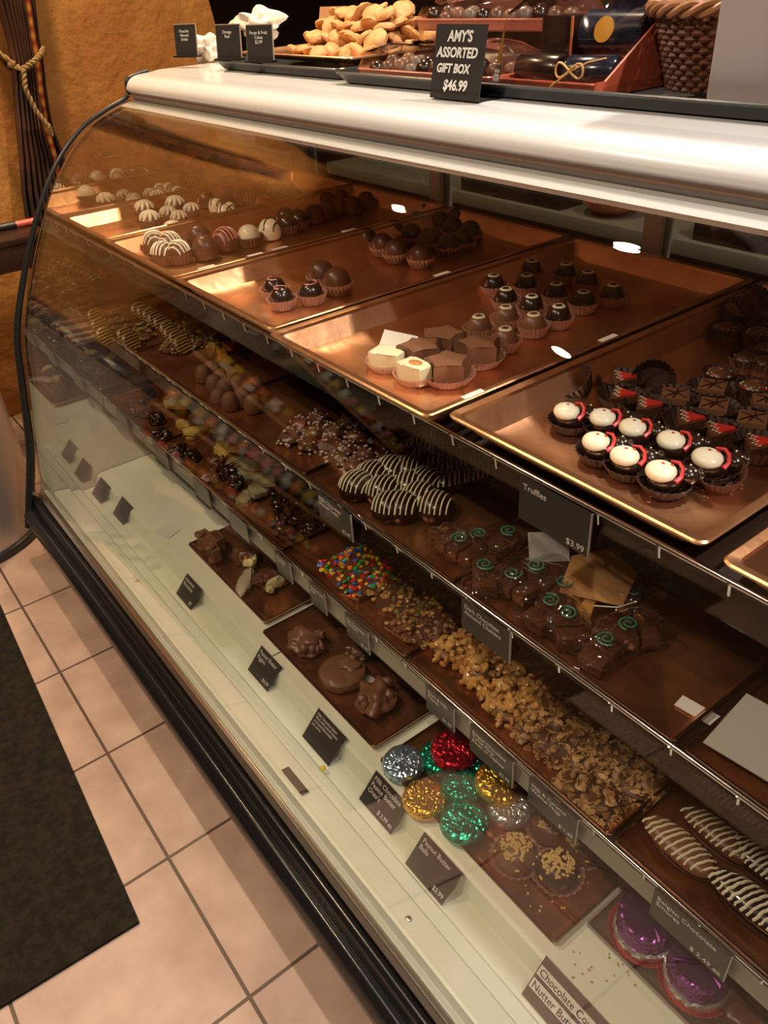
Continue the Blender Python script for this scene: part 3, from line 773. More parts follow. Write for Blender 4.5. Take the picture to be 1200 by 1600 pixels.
# middle rail
ticket((495, 765), 0.4215, 'Milk Chocolate\nPretzel Twist', '$2.49', 'black price card on middle rail above the coloured candy bark', 0.10, 0.055, 0.699)
ticket((722, 925), 0.4215, 'Dark Chocolate\nAlmond Clusters', '', 'black price card on middle rail above the peanut clusters', 0.095, 0.055, 0.699)
# lower rail
ticket((428, 855), 0.4235, 'Chocolate\nCherries', '', 'dark price card on the lower rail, leftmost of the black ones', 0.060, 0.055, 0.449, 0.009)
ticket((482, 903), 0.4235, 'Rocky Road\nBark', '', 'dark price card on lower rail, second of the black ones', 0.055, 0.055, 0.449, 0.009)
ticket((538, 948), 0.4235, 'Milk Chocolate\nNut Bark', '$2.49', 'dark price card on lower rail above the round lump tray', 0.072, 0.055, 0.449, 0.009)
ticket((665, 1062), 0.4235, 'Dark & Milk\nPeanut', '$1.99', 'dark price card on lower rail above the red foil disc', 0.070, 0.055, 0.449, 0.010)
ticket((735, 1122), 0.4235, 'Belgian Chocolate\nTurtle Party\nPecan or Cashew', '$2.99', 'black Belgian Chocolate Turtle Party card on the lower rail', 0.094, 0.06, 0.449, 0.0100)
ticket((828, 1206), 0.4235, 'Milk & Caramel\nWalnut Nugs', '$ 1.49', 'black Milk & Caramel card above the nut-topped balls', 0.092, 0.055, 0.449, 0.0105)
ticket((1025, 1382), 0.4235, 'Belgian Chocolate\nSmores', '$ 2.49 ea', 'black Belgian Chocolate Smores card above the purple foil discs', 0.108, 0.058, 0.449, 0.0115)
# far, worn price holders on the lower rail
gh = mat('clear_grey_holder', (0.10, 0.09, 0.075), 0.3)
for i, px in enumerate([(178, 632), (238, 686), (300, 742), (356, 792)]):
    p = aty(px[0], px[1], 0.4235)
    b = NB(); box(b, 0, 0.085, -0.0012, 0.0012, -0.05, 0.0); o = obj('ticket_holder', b, gh, smooth=False); o.location = (p.x, 0.4235, 0.449)
    tag(o, 'empty grey plastic ticket holder on lower rail, %s from the far end' % ORD[i], 'ticket holder', 'empty ticket holders')
# deck cards
DC = [((157-14, 771), '', '', 'small black tent card nearest the dark deck joint', 0.072, 0.056), ((176, 802), '', '', 'black tent card second from the mirrored end', 0.074, 0.056),
      ((275, 927), 'Assorted\nNovelties', '$9', 'black tent card before the chocolate truck tray', 0.078, 0.056), ((387, 1046), 'Peanut Butter\nPiggies', '$4.99', 'black Peanut Butter card before the lump-shaped chocolates', 0.082, 0.060),
      ((472, 1150), 'Milk Chocolate Bears\nfilled with peanut butter\nand hand decorated\nper piece', '', 'grey closely printed tent card left of the blue foil disc', 0.092, 0.064),
      ((561, 1248), 'Milk Chocolate\nPeanut Butter\nOreo\'s', '$ 2.99 ea', 'black Milk Chocolate Peanut Butter tent card by gold foil disc', 0.092, 0.060),
      ((633, 1349), 'Peanut Butter\nBalls', '$2.99', 'black Peanut Butter Balls tent card before the green foil disc', 0.092, 0.062)]
for (p, tx, pr, l, w, h) in DC:
    deck_card(p[0], p[1], tx, pr, l, w*1.04, h*1.06, size=0.0125 if 'Bears' not in tx else 0.0078)
# card with paper strips
t = deck_card(815, 1553, '', '', 'tent card with pasted white paper strips at bottom picture edge', 0.16, 0.07, m=mat('brown_card', (0.13, 0.10, 0.09), 0.5))
lean = 0.75; c_, s_ = sin(lean), cos(lean)
for v0, v1, tx in ((0.040, 0.056, 'Chocolate Covered'), (0.018, 0.034, 'Nutter Butter Cookies')):
    b = NB(); extr(b, [(v0*c_-0.0005, v0*s_+0.0006), (v1*c_-0.0005, v1*s_+0.0006), (v1*c_-0.0003, v1*s_+0.0002), (v0*c_-0.0003, v0*s_+0.0002)], 0.002, 0.158); pp = obj('paper_strip', b, paper, t, smooth=False, label='white paper strip')
    text('lettering', tx, 0.0155, card_m, t, (0.005, (v1-.001)*c_-0.0009, (v1-.001)*s_+0.0010), (pi/2-lean, 0, 0))
# blank strip, screw, dropped sweet
w = at(445, 1200, 0.192)
b = NB(); box(b, 0, 0.072, -0.008, 0.008, 0, 0.0012); o = obj('blank_label_strip', b, card_m, smooth=False); o.location = (w.x, w.y, 0.1905); tag(o, 'small blank black strip lying on the cream deck ledge', 'label strip'); o.rotation_euler = (-0.2, 0, 0)
w = at(503, 1192, 0.19); b = NB(); ell(b, (0, 0, 0), (0.006, 0.006, 0.005), sub=2); o = obj('yellow_sweet', b, mat('yellow_shell', (0.75, 0.60, 0.03), 0.3)); o.location = (w.x, w.y, 0.174); tag(o, 'round yellow sweet against the grey printed tent card', 'sweet')
for i, (px, py) in enumerate([(638, 1436), (213, 908)]):
    w = at(px, py, 0.188); b = NB(); lathe(b, [(0, 0), (0.005, 0), (0.005, 0.002), (0.003, 0.0035), (0, 0.0035)], 16); o = obj('screw_head', b, alu); o.location = (w.x, w.y, 0.188); o.rotation_euler = (-0.1, 0, 0)
    tag(o, ['steel screw head in the cream deck beside Peanut Butter Balls card', 'small screw head on the deck near its far end'][i], 'screw')
w = at(790*0.333+0, 818, 0.198); w = at(262, 830, 0.198)
b = NB(); box(b, -0.028, 0.028, -0.022, 0.022, 0, 0.0006); o = obj('paper_slip', b, paper, smooth=False); o.location = (w.x, w.y, 0.1985); o.rotation_euler = (0, 0, 0.35); tag(o, 'blank white paper slip on the deck left of the truck tray', 'paper')

# ------------------------------------------------------------------ deck trays and contents
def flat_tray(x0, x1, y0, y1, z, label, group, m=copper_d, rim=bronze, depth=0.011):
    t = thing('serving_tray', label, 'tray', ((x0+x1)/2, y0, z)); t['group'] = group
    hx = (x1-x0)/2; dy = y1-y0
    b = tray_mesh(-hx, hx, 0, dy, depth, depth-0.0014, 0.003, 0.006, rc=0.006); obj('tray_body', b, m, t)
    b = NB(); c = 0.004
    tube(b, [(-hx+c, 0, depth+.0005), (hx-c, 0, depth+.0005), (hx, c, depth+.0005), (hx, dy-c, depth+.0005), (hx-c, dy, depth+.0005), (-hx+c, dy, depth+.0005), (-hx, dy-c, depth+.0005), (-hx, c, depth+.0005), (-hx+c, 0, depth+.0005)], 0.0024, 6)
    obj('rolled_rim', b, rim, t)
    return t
gd = 'brown copper trays on the deck'; ZD = 0.199
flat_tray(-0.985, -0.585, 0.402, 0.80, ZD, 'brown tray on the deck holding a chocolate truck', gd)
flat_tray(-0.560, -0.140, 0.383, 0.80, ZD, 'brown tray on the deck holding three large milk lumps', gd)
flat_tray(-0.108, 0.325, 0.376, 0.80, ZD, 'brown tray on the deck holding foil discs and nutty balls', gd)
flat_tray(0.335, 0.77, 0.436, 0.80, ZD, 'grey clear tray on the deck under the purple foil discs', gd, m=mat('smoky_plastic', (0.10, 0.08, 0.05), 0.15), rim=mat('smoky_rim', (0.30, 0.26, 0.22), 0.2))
ZDI = ZD+0.0022
def dp(px, py, dz=0.012, z0=ZDI):
    w = real(at(px, py, z0+dz)); w.z = z0; return w
# truck
def truck():
    t = thing('chocolate_truck', 'moulded milk chocolate toy truck at left of the deck tray', 'chocolate', dp(333, 858)+Vector((0, -0.03, 0.0275)), 0); t.rotation_euler = (-pi/2, 0, -0.05)
    b = NB(); extr(b, [(-0.055, 0.010), (0.055, 0.010), (0.055, 0.030), (0.022, 0.034), (0.014, 0.060), (-0.030, 0.060), (-0.034, 0.040), (-0.055, 0.038)], -0.018, 0.018, axis='y')
    xf(b, Matrix.Translation((0, 0.0, 0.0))); obj('truck_body', b, milk_l, t)
    for x in (-0.034, 0.034):
        for y in (-0.0185, 0.0185):
            b = NB(); sg = -1 if y < 0 else 1
            lathe(b, [(0, 0.0), (0.013, 0), (0.0135, 0.006), (0.009, 0.008), (0.007, 0.006), (0, 0.007)], 22); xf(b, Matrix.Translation((x, y, 0.0135)) @ Matrix.Rotation(pi/2*(1 if sg < 0 else -1), 4, 'X')); obj('wheel', b, milk_l, t)
    b = NB(); box(b, -0.024, 0.010, -0.0195, -0.0182, 0.040, 0.056); obj('side_window', b, milk, t)
    return t
truck()
Kind(k_lump(11, 0.036, 0.03, milk)).put(dp(385, 868), 0.3, 'dark moulded chocolate figure behind the chocolate truck')
Kind(k_lump(12, 0.040, 0.035, milk)).put(dp(425, 905), 1.3, 'moulded chocolate piece beside the ribbon-tied bag on the deck')
def gift_bag():
    t = thing('ribboned_treat_bag', 'clear treat bag with pale yellow ribbon in the deck tray', 'treat bag', dp(385, 905), -0.7)
    b = NB(); ell(b, (0.01, 0, 0.018), (0.055, 0.024, 0.016), sub=3, jit=0.3, seed=3); obj('bag', b, wrap, t)
    b = NB(); ell(b, (0.01, 0, 0.014), (0.048, 0.018, 0.011), sub=3, jit=0.3, seed=8); obj('white_filling', b, mat('pale_candy', (0.55, 0.50, 0.38), 0.4), t)
    b = NB(); ell(b, (-0.052, 0, 0.022), (0.014, 0.018, 0.012), sub=2, jit=0.5, seed=4); ell(b, (-0.066, 0.012, 0.026), (0.012, 0.006, 0.010), sub=2, jit=.4, seed=5); obj('ribbon_bow', b, mat('yellow_ribbon', (0.62, 0.58, 0.30), 0.4), t)
    b = NB(); ell(b, (-0.075, -0.014, 0.012), (0.018, 0.012, 0.011), sub=2, jit=0.3, seed=9); obj('orange_sweet', b, mat('orange_candy', (0.62, 0.22, 0.03), 0.4), t)
    return t
gift_bag()
w = dp(437, 872)
def bow2():
    b = NB(); ell(b, (0, 0, 0.024), (0.012, 0.022, 0.014), sub=2, jit=0.5, seed=14); ell(b, (0.006, -0.02, 0.016), (0.010, 0.012, 0.012), sub=2, jit=0.4, seed=17)
    o = obj('yellow_ribbon_bow', b, MATS['yellow_ribbon']); o.location = dp(432, 915); return tag(o, 'crinkled yellow ribbon bow right of the treat bag', 'ribbon')
bow2()
# second deck tray
Kind(k_lump(21, 0.046, 0.036)).put(dp(480, 1005), 0.5, 'lumpy milk chocolate cluster at the left of the three')
def disc():
    t = thing('chocolate_disc', 'large round milk chocolate disc between two lumpy clusters', 'chocolate', dp(535, 1052), 0.2)
    b = NB(); lathe(b, [(0, 0), (0.042, 0), (0.050, 0.006), (0.051, 0.014), (0.047, 0.021), (0.036, 0.025), (0.018, 0.027), (0, 0.027)], 40)
    for v in b.verts: v.co += noise.noise_vector(v.co*45)*0.0018*(1 if v.co.z > 0.001 else 0)
    obj('disc_body', b, milk_l, t)
    b = NB(); ell(b, (0.004, 0.018, 0.028), (0.026, 0.018, 0.008), sub=3, jit=0.4, seed=5); ell(b, (0.0, 0.034, 0.030), (0.010, 0.009, 0.009), sub=2); obj('disc_topping', b, milk_l, t)
    return t
disc()
Kind(k_lump(23, 0.044, 0.046)).put(dp(588, 1095), 2.2, 'tall lumpy milk chocolate cluster right of the round disc')
Kind(k_lump(25, 0.030, 0.02, milk)).put(dp(560, 1018), 1.2, 'dark chocolate piece in shade behind the round disc')
w = dp(570, 1060); b = NB(); box(b, -0.03, 0.03, -0.02, 0.02, 0, 0.001); o = obj('paper_liner', b, mat('grey_paper', (0.38, 0.35, 0.30), 0.6), smooth=False); o.location = (w.x, w.y, ZDI); o.rotation_euler = (0, 0, 0.2); tag(o, 'grey paper liner under the round disc and right cluster', 'paper')
# foil discs
FO = [((630, 1193), (0.45, 0.62, 0.80), 'pale blue foil-wrapped disc at the tray corner', 'blue_foil', 1.0, 0), ((686, 1183), (0.02, 0.45, 0.28), 'green foil disc half hidden behind the red one', 'green_foil', 0.95, 0),
      ((708, 1172), (0.62, 0.02, 0.05), 'red foil-wrapped disc under the price cards', 'red_foil', 1.08, 0.024), ((663, 1248), (0.85, 0.48, 0.05), 'gold foil-wrapped disc beside the black price card', 'gold_foil', 1.0, 0),
      ((722, 1229), (0.02, 0.45, 0.28), 'green foil disc in the middle of the pile', 'green_foil', 0.92, 0.012), ((777, 1222), (0.85, 0.48, 0.05), 'gold foil disc leaning on the silver one', 'gold_foil', 1.05, 0.026),
      ((725, 1285), (0.05, 0.45, 0.30), 'green foil disc nearest the viewer at the tray front', 'green_foil', 1.05, 0), ((797, 1262), (0.80, 0.80, 0.82), 'silver foil disc below the leaning gold one', 'silver_foil', 1.0, 0),
      ((832, 1247), (0.40, 0.55, 0.75), 'small blue foil piece behind the silver disc', 'blue_foil', 0.7, 0), ((760, 1188), (0.02, 0.42, 0.26), 'green foil disc in shade behind the leaning gold one', 'green_foil', 0.85, 0)]
for i, (p, c, l, n_, sc, dz) in enumerate(FO):
    w = at(p[0], p[1], ZDI+0.015+dz); w.z = ZDI+dz
    tl_ = (0, 0) if dz == 0 else ((0.0, 0.16) if i == 5 else (0.10, -0.08))
    Kind(k_foil(foil(n_, c), i+1)).put(w, i*1.3, l, None, sc, tl_)
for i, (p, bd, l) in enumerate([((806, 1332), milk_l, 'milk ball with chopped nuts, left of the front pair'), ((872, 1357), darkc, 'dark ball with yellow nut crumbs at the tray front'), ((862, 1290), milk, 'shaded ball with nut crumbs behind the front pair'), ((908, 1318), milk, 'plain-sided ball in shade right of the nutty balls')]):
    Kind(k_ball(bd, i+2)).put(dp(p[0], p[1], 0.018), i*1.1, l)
KCb.put(dp(932, 1352), 0, 'small empty brown fluted cup behind the dark nutty ball', None, 0.7, (1.2, 0.4))
b = NB()
for k in range(26):
    w = at(860+rnd.gauss(0, 55), 1400+rnd.gauss(0, 26), ZDI)
    if w.x < 0.30 and w.y > 0.39: ell(b, (w.x, w.y, ZDI+0.0015), (0.0026*(.4+rnd.random()), 0.002, 0.0014), Matrix.Rotation(rnd.random()*3, 4, 'Z'), 1)
tag(obj('nut_crumbs', b, crumb), 'fallen nut crumbs on the tray before the nutty balls', 'crumbs', None, 'stuff')
KSm = Kind(k_smore)
KSm.put(dp(1010, 1440, 0.045), 0.2, 'purple and silver foil disc in red cup, left one'); KSm.put(dp(1092, 1513, 0.045), 1.4, 'purple and silver foil disc in red cup, right one')
b = NB()
for k in range(30):
    w = at(950+rnd.gauss(0, 30), 1500+rnd.gauss(0, 30), 0.197)
    if w.y < 0.44 and w.y > 0.365: ell(b, (w.x, w.y, 0.1985), (0.0022*(.4+rnd.random()), 0.0018, 0.001), Matrix.Rotation(rnd.random()*3, 4, 'Z'), 1)
tag(obj('dried_crumbs', b, mat('tan_crumb', (0.45, 0.30, 0.16), 0.7)), 'tan crumbs on the cream deck before the purple discs', 'crumbs', None, 'stuff')
Kind(k_lump(31, 0.05, 0.03, milk)).put(dp(1190, 1570), 0.4, 'dark chocolate piece at the bottom right picture corner')

# ------------------------------------------------------------------ lower shelf trays
ga = 'copper trays on the lower shelf'; ZA = 0.430
LT = [(-1.52, -1.13, 'on the lower shelf against the mirrored end'), (-1.12, -0.90, 'with pale bark pieces on the lower shelf'), (-0.89, -0.51, 'of dark chocolate chips on the lower shelf'),
      (-0.50, -0.10, 'of candy bark and nut slabs on the lower shelf'), (-0.09, 0.345, 'of peanut and oat clusters on the lower shelf'), (0.355, 0.78, 'of striped cake bars on the lower shelf')]
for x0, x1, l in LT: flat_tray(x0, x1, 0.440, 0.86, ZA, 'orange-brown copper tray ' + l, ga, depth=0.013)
ZAI = ZA+0.0022
def ap(px, py, dz=0.012): return dp(px, py, dz, ZAI)
# nut slabs & candy bark
def bark(pts, m, cand, seed, label, nm='bark_slab', h=0.012):
    t = thing(nm, label, 'bark', (0, 0, 0)); P = [at(p[0], p[1], ZAI+h) for p in pts]
    c = sum(P, Vector())/len(P); t.location = (c.x, c.y, ZAI)
    b = NB(); prism(b, [(p.x-c.x, p.y-c.y) for p in P], 0, h, 0.003); obj('slab', b, m, t)
    R = random.Random(seed)
    x0 = min(p.x for p in P)-c.x; x1 = max(p.x for p in P)-c.x; y0 = min(p.y for p in P)-c.y; y1 = max(p.y for p in P)-c.y
    for (mm, n, rr) in cand:
        b = NB()
        for k in range(n):
            x = R.uniform(x0*.92, x1*.92); y = R.uniform(y0*.92, y1*.92)
            ell(b, (x, y, h+R.uniform(-.001, .004)), (rr*R.uniform(.7, 1.2), rr*R.uniform(.6, 1), rr*0.6), Matrix.Rotation(R.random()*6, 4, 'Z') @ Matrix.Rotation(R.random(), 4, 'X'), 1)
        o = obj('toppings', b, mm, t); o['kind'] = 'stuff'
    return t
cm = [mat('candy_red', (0.6, 0.03, 0.02), .3), mat('candy_blue', (0.04, 0.15, 0.55), .3), mat('candy_green', (0.05, 0.36, 0.06), .3), mat('candy_yellow', (0.75, 0.55, 0.03), .3), mat('candy_orange', (0.75, 0.22, 0.02), .3)]
bark([(500, 880), (560, 845), (640, 868), (622, 905), (560, 935), (520, 915)], milk, [(c, 42, 0.0062) for c in cm], 5, 'bark slab covered in multicoloured candies beside the nut slabs', 'candy_bark')
bark([(582, 925), (632, 892), (700, 912), (690, 960), (625, 960), (590, 950)], milk, [(olive, 60, 0.007), (nut, 60, 0.0065)], 6, 'upper knobbly nut slab beside the candy bark', 'nut_slab', 0.016)
bark([(600, 975), (640, 950), (705, 958), (718, 985), (668, 1008), (630, 995)], milk, [(milk_l, 70, 0.007), (oat, 50, 0.006)], 7, 'lower knobbly nut slab at the tray corner', 'nut_slab', 0.012)
# peanut clusters
KN = [Kind(k_cluster(nut, mat('peanut_core', (0.20, 0.09, 0.03), .4), s, 58, 0.034, 0.026, (0.0085, 0.0068, 0.0055), 'peanut_cluster')) for s in (1, 2)]
for i, (px, py) in enumerate([(703, 1015), (735, 1000), (748, 1045), (775, 1025), (785, 1082), (818, 1055), (795, 1108), (840, 1095), (768, 985), (805, 1005), (850, 1060), (835, 1030)]):
    w = ap(px, py); KN[i % 2].put(w, i*1.1, 'honey-coloured peanut cluster, %s counting from the left end' % ORD[i], 'peanut clusters on the lower shelf', 1.0)
KO = [Kind(k_cluster(oat, mat('oat_core', (0.10, 0.045, 0.018), .5), s, 150, 0.034, 0.026, (0.0075, 0.0055, 0.0016), 'oat_cluster')) for s in (3, 4)]
for i, (px, py) in enumerate([(835, 1140), (865, 1122), (870, 1165), (905, 1145), (880, 1100), (915, 1185), (945, 1165), (930, 1125), (905, 1225), (950, 1205), (985, 1185), (965, 1150), (945, 1250), (990, 1225), (1015, 1205), (1000, 1170)]):
    w = ap(px, py); KO[i % 2].put(w, i*1.7, 'flaky oat cluster, %s counting from the peanut clusters' % ORD[i], 'oat clusters on the lower shelf', 1.0)
# striped bars
KB = Kind(k_bar(milk_l, whitec, 0.062, 0.026)); KBd = Kind(k_bar(milk, whitec, 0.060, 0.024, seed=4)); KBx = Kind(k_bar(darkc, whitep, 0.060, 0.024, seed=6, cupm=cup_d, n=13))
KB.put(ap(1062, 1318, 0.02), -0.06, 'pale-striped milk cake bar nearest the price card', None, 0.84)
KBd.put(ap(1122, 1300, 0.02), -0.05, 'pale-striped milk cake bar behind the nearest one', None, 0.84)
KBx.put(ap(1180, 1412, 0.02), 0.0, 'white-striped dark bar at right picture edge', None, 0.95)
KBx.put(ap(1168, 1262, 0.02), 0.1, 'white-striped dark bar at shaded back of the bar tray', None, 0.85)
KBx.put(ap(1192, 1345, 0.02), 0.0, 'white-striped dark bar half cut by the right edge', None, 0.85)
KBx.put(ap(1130, 1222, 0.02), 0.1, 'white-striped dark bar furthest back in bar tray', None, 0.8)
# dark chips
b = NB(); R = random.Random(9)
for k in range(260):
    w = at(R.uniform(425, 520), R.uniform(770, 860), ZAI)
    if -0.87 < w.x < -0.53 and w.y > 0.46: ell(b, (w.x, w.y, ZAI+0.005+R.random()*0.012), (0.007, 0.005, 0.004), Matrix.Rotation(R.random()*6, 4, 'Z') @ Matrix.Rotation(R.random()*2, 4, 'X'), 1)
tag(obj('chocolate_chips', b, darkc), 'heap of glossy dark chocolate chips left of the candy bark', 'chocolate chips', None, 'stuff')
# green-grey bark slabs, yellow brittle
gb = mat('sage_bark', (0.26, 0.25, 0.15), 0.5, var=(0.14, 0.11, 0.06), vscale=50, bump=.4, scale=90)
yb = mat('yellow_brittle', (0.50, 0.38, 0.10), 0.35, var=(0.34, 0.22, 0.05), vscale=30)
def k_shard(m, seed, R0=0.032, h=0.012):
    def f():
        R = random.Random(seed); pts = []
        for k in range(7):
            a = k*2*pi/7; r = R0*R.uniform(.7, 1.15); pts.append((r*1.2*cos(a), r*0.8*sin(a)))
        b = NB(); prism(b, pts, 0, h, 0.002); o = obj('bark_shard', b, m); return tag(o, 'x', 'bark')
    return f
KSh = [Kind(k_shard(gb, s)) for s in (1, 2)]; KYb = [Kind(k_shard(yb, s, 0.028, 0.009)) for s in (4, 5)]
for i, (px, py, dz) in enumerate([(385, 742, 0), (400, 725, .012), (405, 765, .012), (415, 750, .024), (372, 722, 0), (390, 775, 0), (430, 735, 0)]):
    w = ap(px, py, dz+0.006); w.z += dz; KSh[i % 2].put(w, i, 'grey-green bark slab before the dark chips, %s in the heap' % ORD[i], 'sage bark slabs', 1.0, (0.15*(i % 3-1), 0.1))
for i, (px, py, dz) in enumerate([(285, 662, 0.0), (305, 672, .01), (325, 658, .01), (345, 668, 0), (140, 547, 0), (188, 562, 0.012), (198, 560, 0.0), (350, 690, 0), (372, 700, .01), (345, 705, 0)]):
    w = ap(px, py, dz+0.006); w.z += dz; KYb[i % 2].put(w, i*1.3, 'yellow brittle piece on the lower shelf, %s of the scattered ones' % ORD[i], 'yellow brittle pieces', 1.0 if i != 5 else 1.3, (0.2*(i % 3-1), 0.1))
KCh = [Kind(k_lump(41, 0.024, 0.024, milk)), Kind(k_lump(42, 0.022, 0.026, darkc))]
for i, (px, py) in enumerate([(338, 720), (355, 738), (330, 745), (368, 752), (150, 580), (115, 560), (168, 590), (232, 612), (262, 628), (95, 545), (215, 640), (245, 655), (270, 700), (300, 712)]):
    KCh[i % 2].put(ap(px, py), i*0.9, 'small dark chocolate lump on the dim lower shelf, %s along' % ORD[i], 'small lumps on the lower shelf')

# ------------------------------------------------------------------ middle shelf
gm = 'copper trays on the middle shelf'; ZM = 0.680
for x0, x1, l in [(-1.52, -1.14, 'against the mirrored end'), (-1.13, -0.75, 'under striped cookies'), (-0.74, -0.37, 'under the frosted dark clusters'), (-0.36, 0.03, 'under striped dipped domes'), (0.04, 0.405, 'under bagged chocolates'), (0.42, 0.83, 'with a blank white label strip')]:
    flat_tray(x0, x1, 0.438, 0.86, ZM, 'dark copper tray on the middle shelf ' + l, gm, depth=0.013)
ZMI = ZM+0.0022
def mp_(px, py, dz=0.012): return dp(px, py, dz, ZMI)
KOl = [Kind(k_cluster(olive, milk, s, 50, 0.030, 0.024, nm='olive_cluster')) for s in (11, 12)]
for i, (px, py) in enumerate([(95, 428), (118, 420), (140, 430), (108, 445), (160, 418), (135, 412), (128, 448), (155, 440)]):
    KOl[i % 2].put(mp_(px, py), i*1.4, 'olive nut cluster at far end of middle shelf, %s in heap' % ORD[i], 'olive clusters on the middle shelf')
def k_rod(m, d):
    def f():
        t = thing('pretzel_rod', 'x', 'pretzel rod'); b = NB(); tube(b, [(0, 0, 0.007), (0.003, 0.08, 0.008), (0, 0.16, 0.007)], 0.0065, 10); obj('rod', b, m, t)
        b = NB(); pts = [(0.0072*cos(a*1.9), 0.01+0.0135*a/1.4, 0.0075+0.0072*sin(a*1.9)) for a in [k*0.5 for k in range(30)]]; tube(b, pts, 0.0011, 4); obj('icing_spiral', b, d, t)
        return t
    return f
KR = Kind(k_rod(milk, yb))
for i, (px, py) in enumerate([(62, 488), (70, 498), (78, 507), (88, 517), (100, 526), (112, 535)]):
    w = mp_(px, py); w.z += 0.004*(i % 2); KR.put(w, -0.25, 'icing-spiralled pretzel rod near the mirrored end, %s of six' % ORD[i], 'pretzel rods at the far end', 1.1)
def k_disc(m, d, nm='striped_cookie'):
    def f():
        t = thing(nm, 'x', 'cookie'); b = NB(); lathe(b, [(0, 0), (0.020, 0), (0.024, 0.004), (0.024, 0.009), (0.020, 0.013), (0, 0.0135)], 28); obj('cookie_body', b, m, t)
        b = NB()
        for k in range(6):
            u = -0.019+0.0076*k; v = math.sqrt(max(0, 0.0245**2-u*u)); tube(b, [(u, -v, 0.006), (u+.001, -v*0.85, 0.0133), (u, 0, 0.0145), (u+.001, v*0.85, 0.0133), (u, v, 0.006)], 0.0013, 5)
        obj('icing_stripes', b, d, t); return t
    return f
KSc = Kind(k_disc(milk, yb)); 
pts = [(217, 490), (226, 494), (235, 499), (243, 505), (252, 511), (262, 520), (268, 528), (276, 535), (284, 543), (150, 500), (156, 515), (164, 530), (196, 530), (204, 538)]
for i, (px, py) in enumerate(pts):
    w = mp_(px, py); w.z += 0.018; KSc.put(w, 0.3, 'yellow-striped cookie on edge in the row, %s from the left' % ORD[i], 'striped cookies on the middle shelf', 1.0, (0.0, 1.05))
KBl = Kind(k_plain(mat('cocoa_dust', (0.12, 0.05, 0.02), .7), None, None, r=0.020, h=0.036))
for i, (px, py) in enumerate([(318, 585), (332, 578), (345, 592), (362, 588), (372, 602), (352, 606), (335, 600), (388, 612), (400, 604), (378, 622), (360, 628), (342, 622), (395, 632)]):
    KBl.put(mp_(px, py, 0.016), 0, 'round cocoa-dusted truffle on the middle shelf, %s of thirteen' % ORD[i], 'cocoa truffles on the middle shelf')
KFz = [Kind(k_cluster(mat('frosting_crumb', (0.42, 0.33, 0.29), .6), milk, s, 34, 0.026, 0.028, (0.0036, 0.0028, 0.0022), 'frosted_cluster')) for s in (21, 22)]
for i, (px, py) in enumerate([(498, 650), (520, 672), (545, 655), (560, 678), (585, 665), (600, 688), (540, 700), (515, 692), (570, 710), (558, 722), (480, 690), (494, 672), (610, 660), (625, 675), (470, 662), (590, 640), (528, 715), (455, 680)]):
    KFz[i % 2].put(mp_(px, py, 0.014), i*1.2, 'dark chocolate cluster with frosting crumbs, %s in the heap' % ORD[i], 'frosted dark clusters on the middle shelf', 1.05)
KDo = Kind(k_plain(darkc, None, whitec, r=0.034, h=0.038, ndr=7))
for i, (px, py) in enumerate([(558, 757), (582, 742), (612, 733), (600, 765), (640, 758), (627, 790), (655, 775), (680, 790), (610, 790), (664, 752), (640, 733)]):
    o = KDo.put(mp_(px, py, 0.018), 0.5+random.uniform(-.2, .2), 'dark dome with pale stripes on middle shelf, %s of eleven' % ORD[i], 'striped dark domes on the middle shelf', 1.0)
KRs = Kind(k_bar(darkc, whitec, 0.055, 0.019, 'striped_biscuit', 12, None, 8))
for i, (px, py) in enumerate([(688, 705), (702, 722), (716, 738), (728, 752), (676, 690)]):
    KRs.put(mp_(px, py), 1.25, 'dark biscuit finger with fine pale stripes, %s of five' % ORD[i], 'striped biscuit fingers', 1.0)
# bagged chocolates with green rosettes
teal = mat('mint_rosette', (0.05, 0.26, 0.17), 0.35)
def k_bagged(seed, n=3):
    def f():
        t = thing('bagged_chocolates', 'x', 'treat bag'); R = random.Random(seed)
        b = NB()
        for k in range(n): box(b, -0.034+0.024*k, -0.014+0.024*k, -0.016, 0.016, 0.003, 0.022, 0.002)
        obj('chocolates', b, milk, t)
        b = NB(); ell(b, (0, 0, 0.020), (0.048, 0.028, 0.018), sub=4, jit=0.5, seed=seed)
        for v in b.verts: v.co.z = max(v.co.z, 0.001)
        obj('cellophane_bag', b, wrap, t)
        b = NB(); tube(b, [((0.002+0.0010*a)*cos(a), (0.002+0.0010*a)*sin(a), 0.033) for a in [k*0.5 for k in range(22)]], 0.0014, 5); obj('green_rosette', b, teal, t, label='mint green rosette')
        return t
    return f
KBg = [Kind(k_bagged(s, 3)) for s in (1, 2, 3)]
for i, (px, py, l) in enumerate([(718, 857, 'leftmost in the heap'), (748, 850, 'second from the left'), (795, 845, 'near the hanging card'), (757, 898, 'at the rail, left'), (800, 912, 'with a white glint, by the rail'), (835, 900, 'centre of the heap'), (858, 955, 'left of the tan envelope'), (885, 975, 'below the tan envelope'),
                              (985, 940, 'right of the tan envelope'), (980, 992, 'large bag near the right rail'), (945, 1015, 'nearest the chrome rail'), (1010, 905, 'in deep shade at the back'), (880, 925, 'just behind the envelope')]):
    KBg[i % 3].put(mp_(px, py, 0.016), i*0.8, 'clear bag of chocolates with green rosette, ' + l, 'bagged chocolates on the middle shelf', 1.1)
